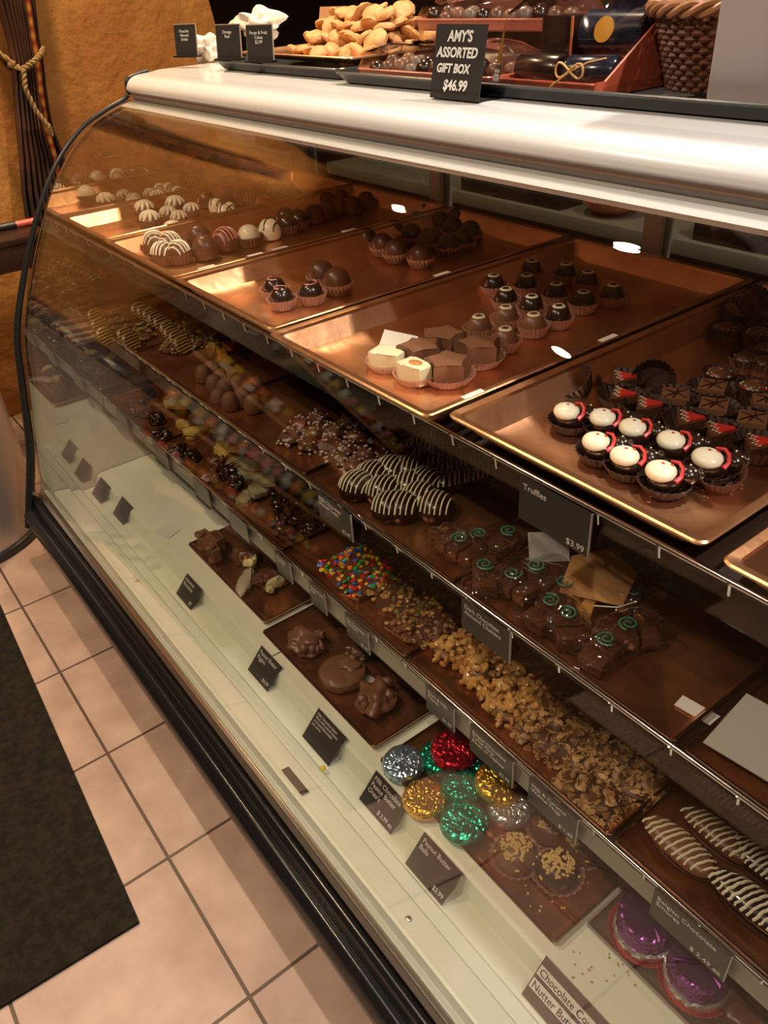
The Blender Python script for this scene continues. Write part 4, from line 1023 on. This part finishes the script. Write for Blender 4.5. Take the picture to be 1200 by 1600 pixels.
# tan envelope box
t = thing('tan_gift_box', 'open tan card box standing among the bagged chocolates', 'box', mp_(925, 970, 0.0), 0.5)
tan = mat('tan_card', (0.45, 0.22, 0.06), 0.6)
b = NB(); box(b, -0.05, 0.0, -0.012, 0.03, 0, 0.024, 0.001); obj('box_base', b, tan, t, smooth=False)
b = NB(); prism(b, [(-0.05, 0.0), (0.035, 0.0), (0.045, 0.05), (0.0, 0.075), (-0.045, 0.055)], 0, 0.0015); xf(b, Matrix.Translation((0, 0.012, 0.026)) @ Matrix.Rotation(0.6, 4, 'X')); obj('raised_lid', b, tan, t, smooth=False)
b = NB(); tube(b, [(0.0, 0.0, 0.027), (0.03, 0.004, 0.03), (0.05, 0.018, 0.034)], 0.0009, 5); obj('string', b, paper, t)
# white tags standing among the goods
for i, (px, py, z, l, rz, s) in enumerate([(730, 722, ZMI, 'white square price tag tilted beside the pretzel fingers', 0.3, 0.034), (860, 862, ZMI, 'white diamond tag stuck upright among bagged chocolates', 0.9, 0.030), (610, 548, ZB, 'white tag leaning on the star chocolates', 0.3, 0.033)]):
    w = at(px, py, z+0.02); t = thing('white_tag', l, 'tag', (w.x, w.y, z+0.001), rz)
    b = NB(); box(b, -s, s, 0.0, 0.0009, 0, s*1.5); xf(b, Matrix.Rotation(-0.7, 4, 'X')); obj('tag_card', b, paper, t, smooth=False)
w = at(1060, 1095, ZMI); w2 = at(1130, 1135, ZMI)
b = NB(); L_ = (w2-w).length; box(b, 0, L_, -0.010, 0.010, 0, 0.0012); o = obj('blank_white_strip', b, paper, smooth=False); o.location = (w.x, w.y, ZMI+.0006); o.rotation_euler = (0, 0, math.atan2(w2.y-w.y, w2.x-w.x)); tag(o, 'blank off-white label strip lying in the right middle-shelf tray', 'label strip')
w = at(1180, 1150, ZMI+0.01)
b = NB(); box(b, -0.055, 0.10, -0.05, 0.05, 0, 0.0012); o = obj('grey_card_sheet', b, mat('grey_sheet', (0.50, 0.47, 0.43), .6), smooth=False); o.location = (w.x+0.02, w.y, ZMI+.014); o.rotation_euler = (0, 0, 0.1); tag(o, 'plain pale grey card sheet on the middle shelf at right edge', 'card sheet')
# orange and gold wrapped sweets on the middle shelf
og = mat('amber_candy', (0.55, 0.28, 0.03), 0.25)
def k_wrapped(m, seed):
    def f():
        t = thing('wrapped_sweet', 'x', 'sweet'); b = NB(); box(b, -0.012, 0.012, -0.009, 0.009, 0.001, 0.013, 0.003); obj('sweet', b, m, t)
        b = NB(); ell(b, (0, 0, 0.008), (0.018, 0.013, 0.0095), sub=3, jit=0.5, seed=seed); obj('clear_wrapper', b, wrap, t); return t
    return f
KOr = Kind(k_wrapped(og, 3))
for i, (px, py) in enumerate([(278, 488), (298, 482), (311, 490), (292, 500), (306, 504), (324, 502), (316, 517), (336, 520), (332, 534), (298, 470), (346, 548)]):
    w = mp_(px, py); w.z += 0.0; KOr.put(w, i*0.3, 'amber sweet in clear wrapper near the copper tray, %s of eleven' % ORD[i], 'amber sweets on the middle shelf', 1.1)
t = thing('orange_sweet_box', 'clear box of orange sweets with white label, middle shelf', 'box', mp_(362, 548, 0.0), -0.3)
b = NB(); box(b, -0.03, 0.03, -0.02, 0.02, 0, 0.03, 0.002); obj('clear_box', b, acryl, t, smooth=False)
b = NB(); ell(b, (0, -0.004, 0.012), (0.026, 0.013, 0.011), sub=3, jit=0.3); obj('orange_sweets', b, mat('orange_sweets', (0.70, 0.16, 0.03), .35), t)
b = NB(); box(b, -0.02, 0.024, 0.002, 0.012, 0.0305, 0.0315); obj('white_label', b, paper, t, smooth=False)

# ------------------------------------------------------------------ things on top of the case
ZC = 1.2465
def pan(x0, x1, y0, y1, label, h=0.022):
    b = tray_mesh(x0, x1, y0, y1, ZC+h, h-0.0015, 0.006, 0.010, rc=0.02); o = obj('sheet_pan', b, mat('dark_pan', (0.05, 0.05, 0.05), 0.32, 0.6), None)
    return tag(o, label, 'tray')
pan(-1.34, -0.79, 0.865, 1.20, 'black sheet pan under the golden cookies on the canopy')
pan(-0.77, 0.65, 0.835, 1.20, 'long black tray under the gift boxes on the canopy')
ZP = ZC+0.0025
# peach tray of cookies
t = thing('cookie_tray', 'peach copper tray heaped with golden cookies on the canopy', 'tray', (0, 0, 0))
def py(px, pv, y): return aty(px, pv, y)
pl = py(335, 92, 0.90); pr = py(485, 107, 0.90); back = 1.17
b = NB(); z0 = ZC+0.024
b2 = tray_mesh(-1.26, -0.80, 0.90, 1.19, z0+0.014, 0.012, 0.004, 0.012, rc=0.01); obj('tray_body', b2, copper, t)
t2x0, t2x1 = pl.x, pr.x
R = random.Random(4)
def k_cookie(seed):
    def f():
        b = NB(); lathe(b, [(0, 0), (0.020, 0), (0.025, 0.004), (0.024, 0.009), (0.017, 0.013), (0.009, 0.0145), (0, 0.015)], 22)
        for v in b.verts: v.co += noise.noise_vector(v.co*110+Vector((seed, 0, 0)))*0.0025
        o = obj('golden_cookie', b, cookie); return tag(o, 'x', 'cookie')
    return f
KK = [Kind(k_cookie(s)) for s in (1, 2, 3)]
n = 0
for layer in range(4):
    nx = 9-layer; ny = 5-layer
    for i in range(nx):
        for j in range(ny):
            x = -1.10+0.036*(i+layer*0.5)+R.uniform(-.006, .006); y = 0.965+0.046*(j+layer*0.6)+R.uniform(-.006, .006)
            KK[n % 3].put((x, y, z0+0.006+layer*0.022+R.uniform(0, .006)), R.random()*6, 'golden cookie, %s layer of heap, %s from left, %s row back' % (['bottom', 'second', 'third', 'top'][layer], ORD[i], ORD[j]), 'golden cookies, %s layer of the heap' % ['bottom', 'second', 'third', 'top'][layer], R.uniform(.9, 1.15), (R.uniform(-.7, .7), R.uniform(-.7, .7)))
            n += 1
# white paper bags and ticket cards at the left
for i, (px, pv, y, sx, sz, l) in enumerate([(325, 76, 0.98, 0.045, 0.028, 'crumpled white paper bag behind the leftmost small signs'), (400, 36, 1.16, 0.10, 0.030, 'crumpled white paper liner behind the peach tray')]):
    p = py(px, pv, y); b = NB(); ell(b, (0, 0, 0), (sx, 0.03, sz), sub=4, jit=0.9, seed=i+3); o = obj('crumpled_white_paper', b, mat('crumpled_paper', (0.85, 0.80, 0.72), 0.6)); o.location = (p.x, y, max(p.z, ZP+sz*1.15)); tag(o, l, 'paper')
# brown paper sheet upright
p = py(395, 60, 1.0)
b = NB(); box(b, -0.075, 0.06, -0.0015, 0.0015, 0, 0.075, 0.0); o = obj('brown_paper_card', b, mat('tan_paper', (0.52, 0.27, 0.14), .6), smooth=False); o.location = (-1.17, 1.12, z0+0.017); o.rotation_euler = (-0.25, 0, 0.05); tag(o, 'upright tan paper card left of the cookie heap', 'card')
for i, (px, pv, tx, l) in enumerate([(277, 92, 'Pistachio\nAlmond\nBrittle', 'small black sign at the left end of the canopy'), (341, 94, 'Orange\nPeel', 'small black sign, second from the canopy left end'), (388, 97, 'Pecan & Fruit\nCakes\n$2.99', 'small black sign right of the other two, before cookies')]):
    p = py(px, pv, 0.858); t = thing('small_price_sign', l, 'sign', (p.x, 0.858, ZC+0.0275 if i else ZC+0.0275))
    w_, h_ = 0.074, 0.068; t.rotation_euler.z = 0.35
    b = NB(); box(b, 0, w_, -0.0008, 0.0008, 0, h_); xf(b, Matrix.Rotation(-0.12, 4, 'X')); obj('card', b, card_m, t, smooth=False)
    b = NB(); box(b, -0.002, w_+0.003, 0.0009, 0.0018, 0, h_+0.002); xf(b, Matrix.Rotation(-0.12, 4, 'X')); obj('card_frame', b, mat('clear_frame', (0.55, 0.42, 0.30), .4), t, smooth=False)
    b = NB(); box(b, -0.003, w_+0.004, -0.010, 0.010, -0.004, 0.0); obj('sign_foot', b, black_pl, t, smooth=False)
    text('lettering', tx, 0.0095, print_w, t, (w_/2, 0.0055-0.0012, h_-0.010), (pi/2-0.12, 0, 0), 'CENTER')
# Amy's sign
p = py(672, 148, 0.80); p2 = py(748, 160, 0.80); W_ = (p2-p).length
t = thing('handwritten_sign', 'black hand-lettered Assorted Gift Box 46.99 sign leaning before the gift boxes', 'sign', (p.x, 0.80, ZC+0.0006), 0.0)
H_ = 0.104
b = NB(); box(b, 0, W_, -0.0009, 0.0009, 0, H_); xf(b, Matrix.Rotation(-0.18, 4, 'X')); obj('card', b, mat('slate_card', (0.020, 0.020, 0.022), .5), t, smooth=False)
b = NB(); box(b, 0.002, W_-.002, 0.001, 0.05, 0, 0.0012); box(b, 0.002, W_-.002, 0.0005, 0.002, 0.0, 0.012); obj('sign_foot', b, black_pl, t, smooth=False)
for s, v, sz, u in (("AMY'S", 0.098, 0.021, 0.5), ('ASSORTED', 0.075, 0.0195, 0.47), ('GIFT BOX', 0.052, 0.0175, 0.42), ('$46.99', 0.030, 0.0205, 0.5)):
    text('lettering', s, sz, mat('chalk_white', (0.85, 0.84, 0.80), .7), t, (W_*u, (v)*sin(0.18)-0.0016, v*cos(0.18)), (pi/2-0.18, 0, 0), 'CENTER', 0.0006, 0.15)
# gift boxes
pinkt = mat('salmon_tray', (0.62, 0.22, 0.15), 0.3, coat=0.3)
redtr = mat('red_copper_tray', (0.50, 0.10, 0.05), 0.25, coat=0.4)
gold = mat('gold_sticker', (0.80, 0.42, 0.06), 0.3, 0.6)
def giftbox(x0, x1, y0, y1, z, label, kind, traym, hcell=0.05, tilt=0):
    xm = (x0+x1)/2; t = thing('wrapped_gift_box', label, 'gift box', (xm, y0, z)); hx = (x1-x0)/2; dy = y1-y0
    b = tray_mesh(-hx, hx, 0, dy, 0.022, 0.020, 0.003, 0.004, rc=0.01); obj('box_tray', b, traym, t)
    R = random.Random(kind)
    if kind < 3:
        k_ = 0
        for i in range(int((x1-x0-0.03)/0.036)):
            for j in range(int((dy-0.02)/0.04)):
                b = NB(); dome(b, 0.017, 0.026, 0.0); 
                o = obj('chocolate', b, [darkc, milk, milk_l, KKm][(i+j+k_) % 4], t); o.location = (-hx+0.032+0.036*i, 0.03+0.04*j, 0.006+R.uniform(0, .01))
    b = NB()
    g_ = 14; hh = hcell
    V = [[None]*(g_+1) for _ in range(g_+1)]
    for i in range(g_+1):
        for j in range(g_+1):
            u = -1+2*i/g_; v = -1+2*j/g_
            e = max(abs(u), abs(v))
            z_ = 0.004 if e >= 1 else hh*(1-e**6*0.5)+noise.noise(Vector((u*3, v*3, kind)))*0.010
            V[i][j] = b.verts.new((u*(hx+0.004)*(1 if e < 1 else 1.0), dy/2+v*(dy/2+0.004), z_))
    for i in range(g_):
        for j in range(g_): b.faces.new((V[i][j], V[i+1][j], V[i+1][j+1], V[i][j+1]))
    obj('cellophane', b, wrap, t)
    return t
KKm = mat('grey_chocolate', (0.16, 0.11, 0.08), .4)
p = py(556, 108, 0.87); p2 = py(685, 120, 0.87)
t = giftbox(-0.745, -0.365, 0.875, 1.03, ZP, 'low salmon gift box of mixed chocolates left of the hand-lettered sign', 1, pinkt, 0.062)
b = NB(); box(b, 0.04, 0.10, 0.02, 0.05, 0.066, 0.0665); obj('gold_sticker', b, gold, t, smooth=False)
t = giftbox(-0.76, -0.37, 1.035, 1.17, ZP+0.070, 'salmon gift box stacked behind and above the low one', 2, pinkt, 0.055)
p = Vector((-0.355, 0, 0)); p2 = py(935, 132, 0.875)
t = giftbox(-0.355, p2.x-0.005, 0.875, 1.115, ZP, 'large red gift tray of boxed chocolates tied with raffia', 5, redtr, 0.135)
wd = p2.x-0.005-p.x
b = NB(); prism(b, [(0, 0), (0.235, 0), (0.235, 0.13), (0.20, 0.135), (0.02, 0.02), (0, 0.02)], 0, 0.004); xf(b, Matrix.Translation((wd/2-0.002, 0, 0.004)) @ Matrix(((0, 0, 1, 0), (1, 0, 0, 0), (0, 1, 0, 0), (0, 0, 0, 1)))); obj('side_flap', b, redtr, t, smooth=False)
def rollbox(x, y, z, L_, r, rz, m, nm='chocolate_roll'):
    b = NB(); tube(b, [(-L_/2, 0, 0), (-L_/2+.004, 0, 0), (L_/2-.004, 0, 0), (L_/2, 0, 0)], [r*.9, r, r, r*.9], 20); o = obj(nm, b, m, t); o.location = (x, y, z); o.rotation_euler = (0, 0, rz); return o
navy = mat('navy_box', (0.012, 0.016, 0.035), 0.2, coat=0.5)
rollbox(-0.045, 0.05, 0.030, 0.10, 0.024, -0.15, darkc); rollbox(0.055, 0.05, 0.030, 0.08, 0.024, 0.3, navy)
rollbox(0.035, 0.13, 0.075, 0.12, 0.032, 0, navy, 'black_tube_box'); 
b = NB(); box(b, -0.10, -0.035, 0.10, 0.16, 0.03, 0.10, 0.003); obj('dark_sweet_box', b, darkc, t)
b = NB(); box(b, -0.10, -0.035, 0.0985, 0.0995, 0.03, 0.034); box(b, -0.036, -0.032, 0.098, 0.10, 0.03, 0.10); obj('orange_trim', b, mat('orange_trim', (0.65, 0.20, 0.05), .4), t, smooth=False)
b = NB(); lathe(b, [(0, 0), (0.018, 0), (0.018, 0.0015), (0, 0.0015)], 24); xf(b, Matrix.Translation((0.03, 0.099, 0.082)) @ Matrix.Rotation(pi/2-0.3, 4, 'X')); obj('gold_medal_sticker', b, gold, t)
b = NB(); box(b, -0.02, 0.055, 0.17, 0.22, 0.03, 0.13, 0.004); obj('upright_dark_box', b, navy, t)
b = NB()
for a0 in (0, pi):
    tube(b, [(0.06+0.022*sin(a)*cos(a0)*1.2, -0.008, 0.035+0.010*sin(2*a)+0.004) for a in [k*pi/10 for k in range(11)]], 0.0017, 5)
tube(b, [(0.06, -0.008, 0.037), (0.03, -0.012, 0.018), (0.015, -0.012, 0.004)], 0.0016, 5); tube(b, [(0.06, -0.008, 0.037), (0.09, -0.004, 0.05), (0.12, 0.0, 0.056)], 0.0012, 5)
obj('raffia_bow', b, mat('raffia', (0.62, 0.33, 0.10), .5), t)
# dark box behind, silver wrapped bag
# wicker basket
wick = mat('wicker', (0.20, 0.075, 0.035), 0.45, var=(0.11, 0.035, 0.015), vscale=60)
p = py(1085, 100, 1.03)
t = thing('wicker_basket', 'dark brown wicker basket with braided rim beside the grey scale', 'basket', (p.x+0.030, 1.055, ZP+0.0005))
nb = 14; H2 = 0.12
for k in range(nb):
    b = NB(); pts = []
    for i in range(49):
        a = i*2*pi/48; rr = 0.070+0.030*k/nb + 0.004*(1 if (i+k) % 2 else -1)
        pts.append((rr*cos(a), rr*sin(a), 0.006+H2*0.85*k/nb))
    tube(b, pts, 0.0042, 6, caps=False); obj('woven_strand', b, wick, t)
for k in range(16):
    a = k*2*pi/16; b = NB(); tube(b, [(0.068*cos(a), 0.068*sin(a), 0.0), (0.102*cos(a), 0.102*sin(a), H2*0.9)], 0.0028, 6); obj('stake', b, wick, t)
for k in range(3):
    b = NB(); pts = []
    for i in range(73):
        a = i*2*pi/72; rr = 0.108+0.006*cos(a*9+k*2.1); pts.append((rr*cos(a), rr*sin(a), H2*0.9+0.007*sin(a*9+k*2.1)))
    tube(b, pts, 0.0052, 7, caps=False); obj('braided_rim', b, mat('light_wicker', (0.36, 0.16, 0.07), .45), t)
b = NB(); lathe(b, [(0, 0.002), (0.070, 0.002), (0.092, 0.09), (0, 0.09)], 24); obj('dark_lining', b, black_pl, t)
# grey scale housing at the right edge and receipt
g1 = py(1152, 150, 0.95)
t = thing('grey_counter_machine', 'smooth grey machine housing cut by the right picture edge', 'counter machine', (g1.x, 0.875, ZP+0.001))
b = NB(); box(b, 0, 0.32, 0, 0.26, 0, 0.34, 0.008); obj('housing', b, mat('grey_housing', (0.42, 0.37, 0.37), 0.3), t)
b = NB(); box(b, 0.05, 0.27, -0.002, 0.001, 0.17, 0.30); obj('dark_screen', b, mat('screen_glass', (0.02, 0.02, 0.025), 0.1), t, smooth=False)
# plastic card on the pan
p = at(1040, 140, ZC+0.006)
b = NB(); box(b, -0.06, 0.06, -0.03, 0.03, 0, 0.001); o = obj('plastic_sheet', b, mat('grey_plastic', (0.20, 0.20, 0.21), .25), smooth=False); o.location = (p.x, p.y-0.02, ZC+0.004); o.rotation_euler = (0, 0, -0.5); tag(o, 'grey plastic sheet lying before the wicker basket', 'plastic sheet')

# ------------------------------------------------------------------ left background
# curtain tied with a rope
def curtain():
    X0 = -2.52
    t = thing('tied_curtain', 'dark patterned curtain gathered with a straw rope against the orange wall', 'curtain', (X0, 0.62, 0.0))
    b = NB(); rows = [(2.3, 0.02, 0.30), (1.9, 0.035, 0.27), (1.6, 0.06, 0.23), (1.42, 0.085, 0.205), (1.31, 0.085, 0.185), (1.25, 0.080, 0.180), (1.15, 0.055, 0.165), (1.04, 0.030, 0.155), (0.95, 0.010, 0.165), (0.85, -0.015, 0.165), (0.76, -0.03, 0.165), (0.3, -0.05, 0.17), (0.02, -0.05, 0.17)]
    N = 90; V = []
    for (z, y0, y1) in rows:
        r = []
        for i in range(N+1):
            u = i/N; amp = 0.028+0.012*sin(u*7)
            r.append(b.verts.new((amp*sin(u*2*pi*9+0.6*sin(z*3))+0.02, y0+(y1-y0)*u, z)))
        V.append(r)
    for A, B in zip(V, V[1:]):
        for i in range(N): b.faces.new((A[i], A[i+1], B[i+1], B[i]))
    o = obj('cloth', b, mat('dark_curtain', (0.035, 0.014, 0.008), 0.85, var=(0.10, 0.035, 0.015), vscale=9), t)
    md = o.modifiers.new('s', 'SOLIDIFY'); md.thickness = 0.003
    # patterned border band
    b = NB(); V = []
    for (z, y0, y1) in rows:
        c = y0+(y1-y0)*0.72; w_ = 0.009
        V.append([b.verts.new((0.066, c-w_, z)), b.verts.new((0.076, c, z)), b.verts.new((0.066, c+w_, z))])
    for A, B in zip(V, V[1:]):
        for i in range(2): b.faces.new((A[i], A[i+1], B[i+1], B[i]))
    m = mat('woven_border', (0.45, 0.08, 0.02), 0.8); nt = m.node_tree
    wv = nt.nodes.new('ShaderNodeTexWave'); wv.bands_direction = 'Z'; wv.inputs['Scale'].default_value = 8; cr = nt.nodes.new('ShaderNodeValToRGB')
    cr.color_ramp.elements[0].color = (0.30, 0.03, 0.01, 1); cr.color_ramp.elements[1].color = (0.55, 0.22, 0.03, 1)
    tc = nt.nodes.new('ShaderNodeTexCoord'); nt.links.new(tc.outputs['Object'], wv.inputs[0]); nt.links.new(wv.outputs['Fac'], cr.inputs[0]); nt.links.new(cr.outputs[0], nt.nodes['Principled BSDF'].inputs['Base Color'])
    o = obj('border_band', b, m, t, label='red and orange woven border'); md = o.modifiers.new('s', 'SOLIDIFY'); md.thickness = 0.003
    b = NB()
    def rope(pts, r):
        P = [Vector(p) for p in pts]
        for ph in (0, pi):
            q = []; n = len(P)
            for i in range((n-1)*14+1):
                s = i/14; k = min(int(s), n-2); f = s-k; c = P[k].lerp(P[k+1], f); d = (P[k+1]-P[k]).normalized(); u = d.orthogonal().normalized(); v = d.cross(u)
                a = i*0.75+ph; q.append(c+r*0.6*(cos(a)*u+sin(a)*v))
            tube(b, q, r*0.75, 6)
    rope([(0.02, 0.065, 1.24), (0.085, 0.09, 1.225), (0.10, 0.13, 1.245), (0.085, 0.165, 1.265), (0.03, 0.19, 1.275)], 0.008)
    rope([(0.09, 0.09, 1.225), (0.10, 0.075, 1.17), (0.10, 0.09, 1.10), (0.11, 0.115, 1.05), (0.10, 0.12, 1.02)], 0.007)
    rope([(0.06, 0.075, 1.24), (0.02, 0.02, 1.30), (-0.05, -0.03, 1.38)], 0.006)
    obj('straw_rope', b, mat('straw', (0.28, 0.17, 0.06), .7), t)
curtain()
# side table with a pen-like device
t = thing('side_table', 'dark wooden side table against the orange wall, far left', 'table', (-2.28, 0.16, 0.0))
wood = mat('dark_wood', (0.035, 0.012, 0.006), 0.4)
b = NB(); box(b, -0.115, 0.09, -0.50, 0.42, 0.745, 0.765, 0.003); obj('table_top', b, wood, t)
b = NB(); box(b, -0.105, 0.08, -0.49, 0.41, 0.66, 0.7445, 0.002); obj('apron', b, wood, t)
for x in (-0.085, 0.06):
    for y in (-0.47, 0.39):
        b = NB(); box(b, x-0.018, x+0.018, y-0.018, y+0.018, 0, 0.6595, 0.002); obj('leg', b, wood, t)
p = at(25, 352, 0.775)
t = thing('red_tipped_marker', 'black marker with glowing pinkish red tip on the side table', 'marker', (p.x, p.y, 0.7655))
b = NB(); tube(b, [(0, -0.10, 0.012), (0, 0.0, 0.012)], 0.012, 12); obj('barrel', b, black_pl, t)
b = NB(); tube(b, [(0, 0.0, 0.012), (0, 0.07, 0.012), (0, 0.078, 0.012)], [0.011, 0.011, 0.004], 12); obj('red_tip', b, mat('red_tip', (0.75, 0.12, 0.08), .25), t)
b = NB(); tube(b, [(0, -0.13, 0.012), (0, -0.101, 0.012)], 0.013, 12); obj('grey_cap', b, grey_en, t)
# waste bin
t = thing('steel_waste_bin', 'round stainless steel waste bin with black base beside the case', 'waste bin', (-1.835, -0.045, 0.0))
b = NB(); lathe(b, [(0, 0.0), (0.262, 0.0), (0.266, 0.006), (0.266, 0.026), (0.260, 0.030), (0, 0.030)], 64); obj('base_ring', b, black_pl, t)
b = NB(); lathe(b, [(0.252, 0.030), (0.256, 0.030), (0.256, 0.72), (0.252, 0.72), (0.252, 0.030)], 64); obj('steel_body', b, steel, t)
b = NB(); lathe(b, [(0.256, 0.7205), (0.260, 0.725), (0.258, 0.735), (0.235, 0.755), (0.15, 0.772), (0, 0.776)], 48); obj('domed_lid', b, mat('lid_plastic', (0.03, 0.032, 0.04), .25), t)
# back room behind the arch
t = thing('wall_shelf', 'pale wooden shelf on the dark back wall above the basket', 'shelf', (0, 0, 0))
p = py(1000, 12, 3.0)
b = NB(); box(b, p.x, p.x+0.75, 2.85, 3.098, p.z-0.02, p.z+0.015, 0.002); obj('shelf_board', b, mat('pale_wood', (0.62, 0.50, 0.32), .5), t)
for dx in (0.08, 0.62):
    b = NB(); extr(b, [(3.098, p.z-0.021), (2.90, p.z-0.021), (3.098, p.z-0.16)], p.x+dx, p.x+dx+0.02); obj('shelf_bracket', b, wood, t, smooth=False)

# counter behind the case, seen through its back doors
t = thing('back_counter', 'grey work counter behind the display case', 'counter', (0, 0, 0))
b = NB(); box(b, -2.2, 1.6, 1.72, 2.45, 0.76, 0.80, 0.004); obj('counter_top', b, mat('counter_laminate', (0.17, 0.17, 0.15), 0.35), t)
b = NB(); box(b, -2.15, 1.55, 1.78, 2.42, 0.0, 0.7595); obj('counter_base', b, dark_wall, t, smooth=False)
for i, (px, pyy, sx, sy, h, m, nm, l) in enumerate([(760, 268, 0.22, 0.10, 0.10, black_pl, 'black_box', 'long black box behind the case, left through the glass'), (1090, 320, 0.12, 0.10, 0.14, darkc, 'dark_canister', 'dark square box behind the case, right of the orange bowl'),
        (1230, 400, 0.16, 0.09, 0.04, grey_en, 'grey_tray', 'grey tray behind the case at the right')]):
    w = at(px, pyy, 0.80+h); w.y = max(w.y, 1.74+sy)
    b = NB(); box(b, -sx, sx, -sy, sy, 0, h, 0.004); o = obj(nm, b, m); o.location = (w.x, min(w.y, 2.3), 0.8005); tag(o, l, 'box')
w = at(900, 327, 0.84)
b = NB(); lathe(b, [(0, 0), (0.04, 0), (0.085, 0.03), (0.09, 0.045), (0.086, 0.045), (0.08, 0.03), (0.038, 0.006), (0, 0.006)], 32); o = obj('orange_bowl', b, mat('orange_glaze', (0.80, 0.16, 0.05), 0.15)); o.location = (w.x, max(w.y, 1.82), 0.8005); tag(o, 'shallow orange-red bowl behind the case seen through glass', 'bowl')

# sweets rack across the aisle, seen mirrored in the curved glass
t = thing('sweets_rack', 'open wooden rack of packed sweets across the aisle, mirrored in the glass', 'rack', (-2.33, -1.12, 0))
RX0, RX1, RY0, RY1 = -0.22, 0.22, -0.72, 0.66
for y in (RY0, RY1-0.03):
    b = NB(); box(b, RX0, RX1, y, y+0.03, 0, 1.9, 0.002); obj('side_board', b, wood, t)
lev = [0.32, 0.68, 1.04, 1.48]
edge = mat('copper_wood_edge', (0.55, 0.28, 0.14), 0.4)
for z in lev:
    b = NB(); box(b, RX0+.002, RX1-0.008, RY0+0.031, RY1-0.031, z-0.02, z, 0.001); sh = obj('shelf', b, wood, t)
    b = NB(); box(b, RX1-0.0075, RX1+0.004, RY0+0.031, RY1-0.031, z-0.022, z+0.006, 0.002); obj('front_edge', b, edge, sh)
b = NB(); box(b, RX0-.012, RX0, RY0, RY1, 0, 1.9); obj('back_board', b, dark_wall, t, smooth=False)
R = random.Random(12)
PC = [('red', (0.60, 0.05, 0.05)), ('white', (0.75, 0.72, 0.66)), ('yellow', (0.70, 0.50, 0.06)), ('orange', (0.75, 0.22, 0.04)), ('pink', (0.65, 0.25, 0.28)), ('gold', (0.50, 0.32, 0.08)), ('brown', (0.14, 0.06, 0.03))]
rowname = ['bottom', 'second', 'third', 'top']
for li, z in enumerate(lev):
    y = RY0+0.09; k = 0
    while y < RY1-0.09:
        cn, cc = PC[R.randrange(len(PC))]; wd = R.uniform(0.045, 0.07)
        p_ = thing('sweet_packet', '%s packet of sweets, %s along the %s rack shelf' % (cn, ORD[k], rowname[li]), 'sweet packet', (-2.33+0.14+R.uniform(-.01, .01), -1.12+y, z+0.0005), 0, 'packets on the sweets rack')
        b = NB(); ell(b, (0, 0, 0.055), (0.028, wd*0.5, 0.050), sub=3, jit=0.25, seed=k+li*7); box(b, -0.004, 0.004, -wd*0.4, wd*0.4, 0.095, 0.125)
        for v in b.verts:
            if v.co.z < 0.001: v.co.z = 0.001
        obj('packet_body', b, mat('packet_'+cn, cc, 0.18, coat=0.6), p_)
        b = NB(); box(b, 0.027, 0.029, -wd*0.3, wd*0.3, 0.035, 0.075); obj('packet_label', b, paper if k % 2 else gold, p_, smooth=False)
        y += wd+0.022; k += 1
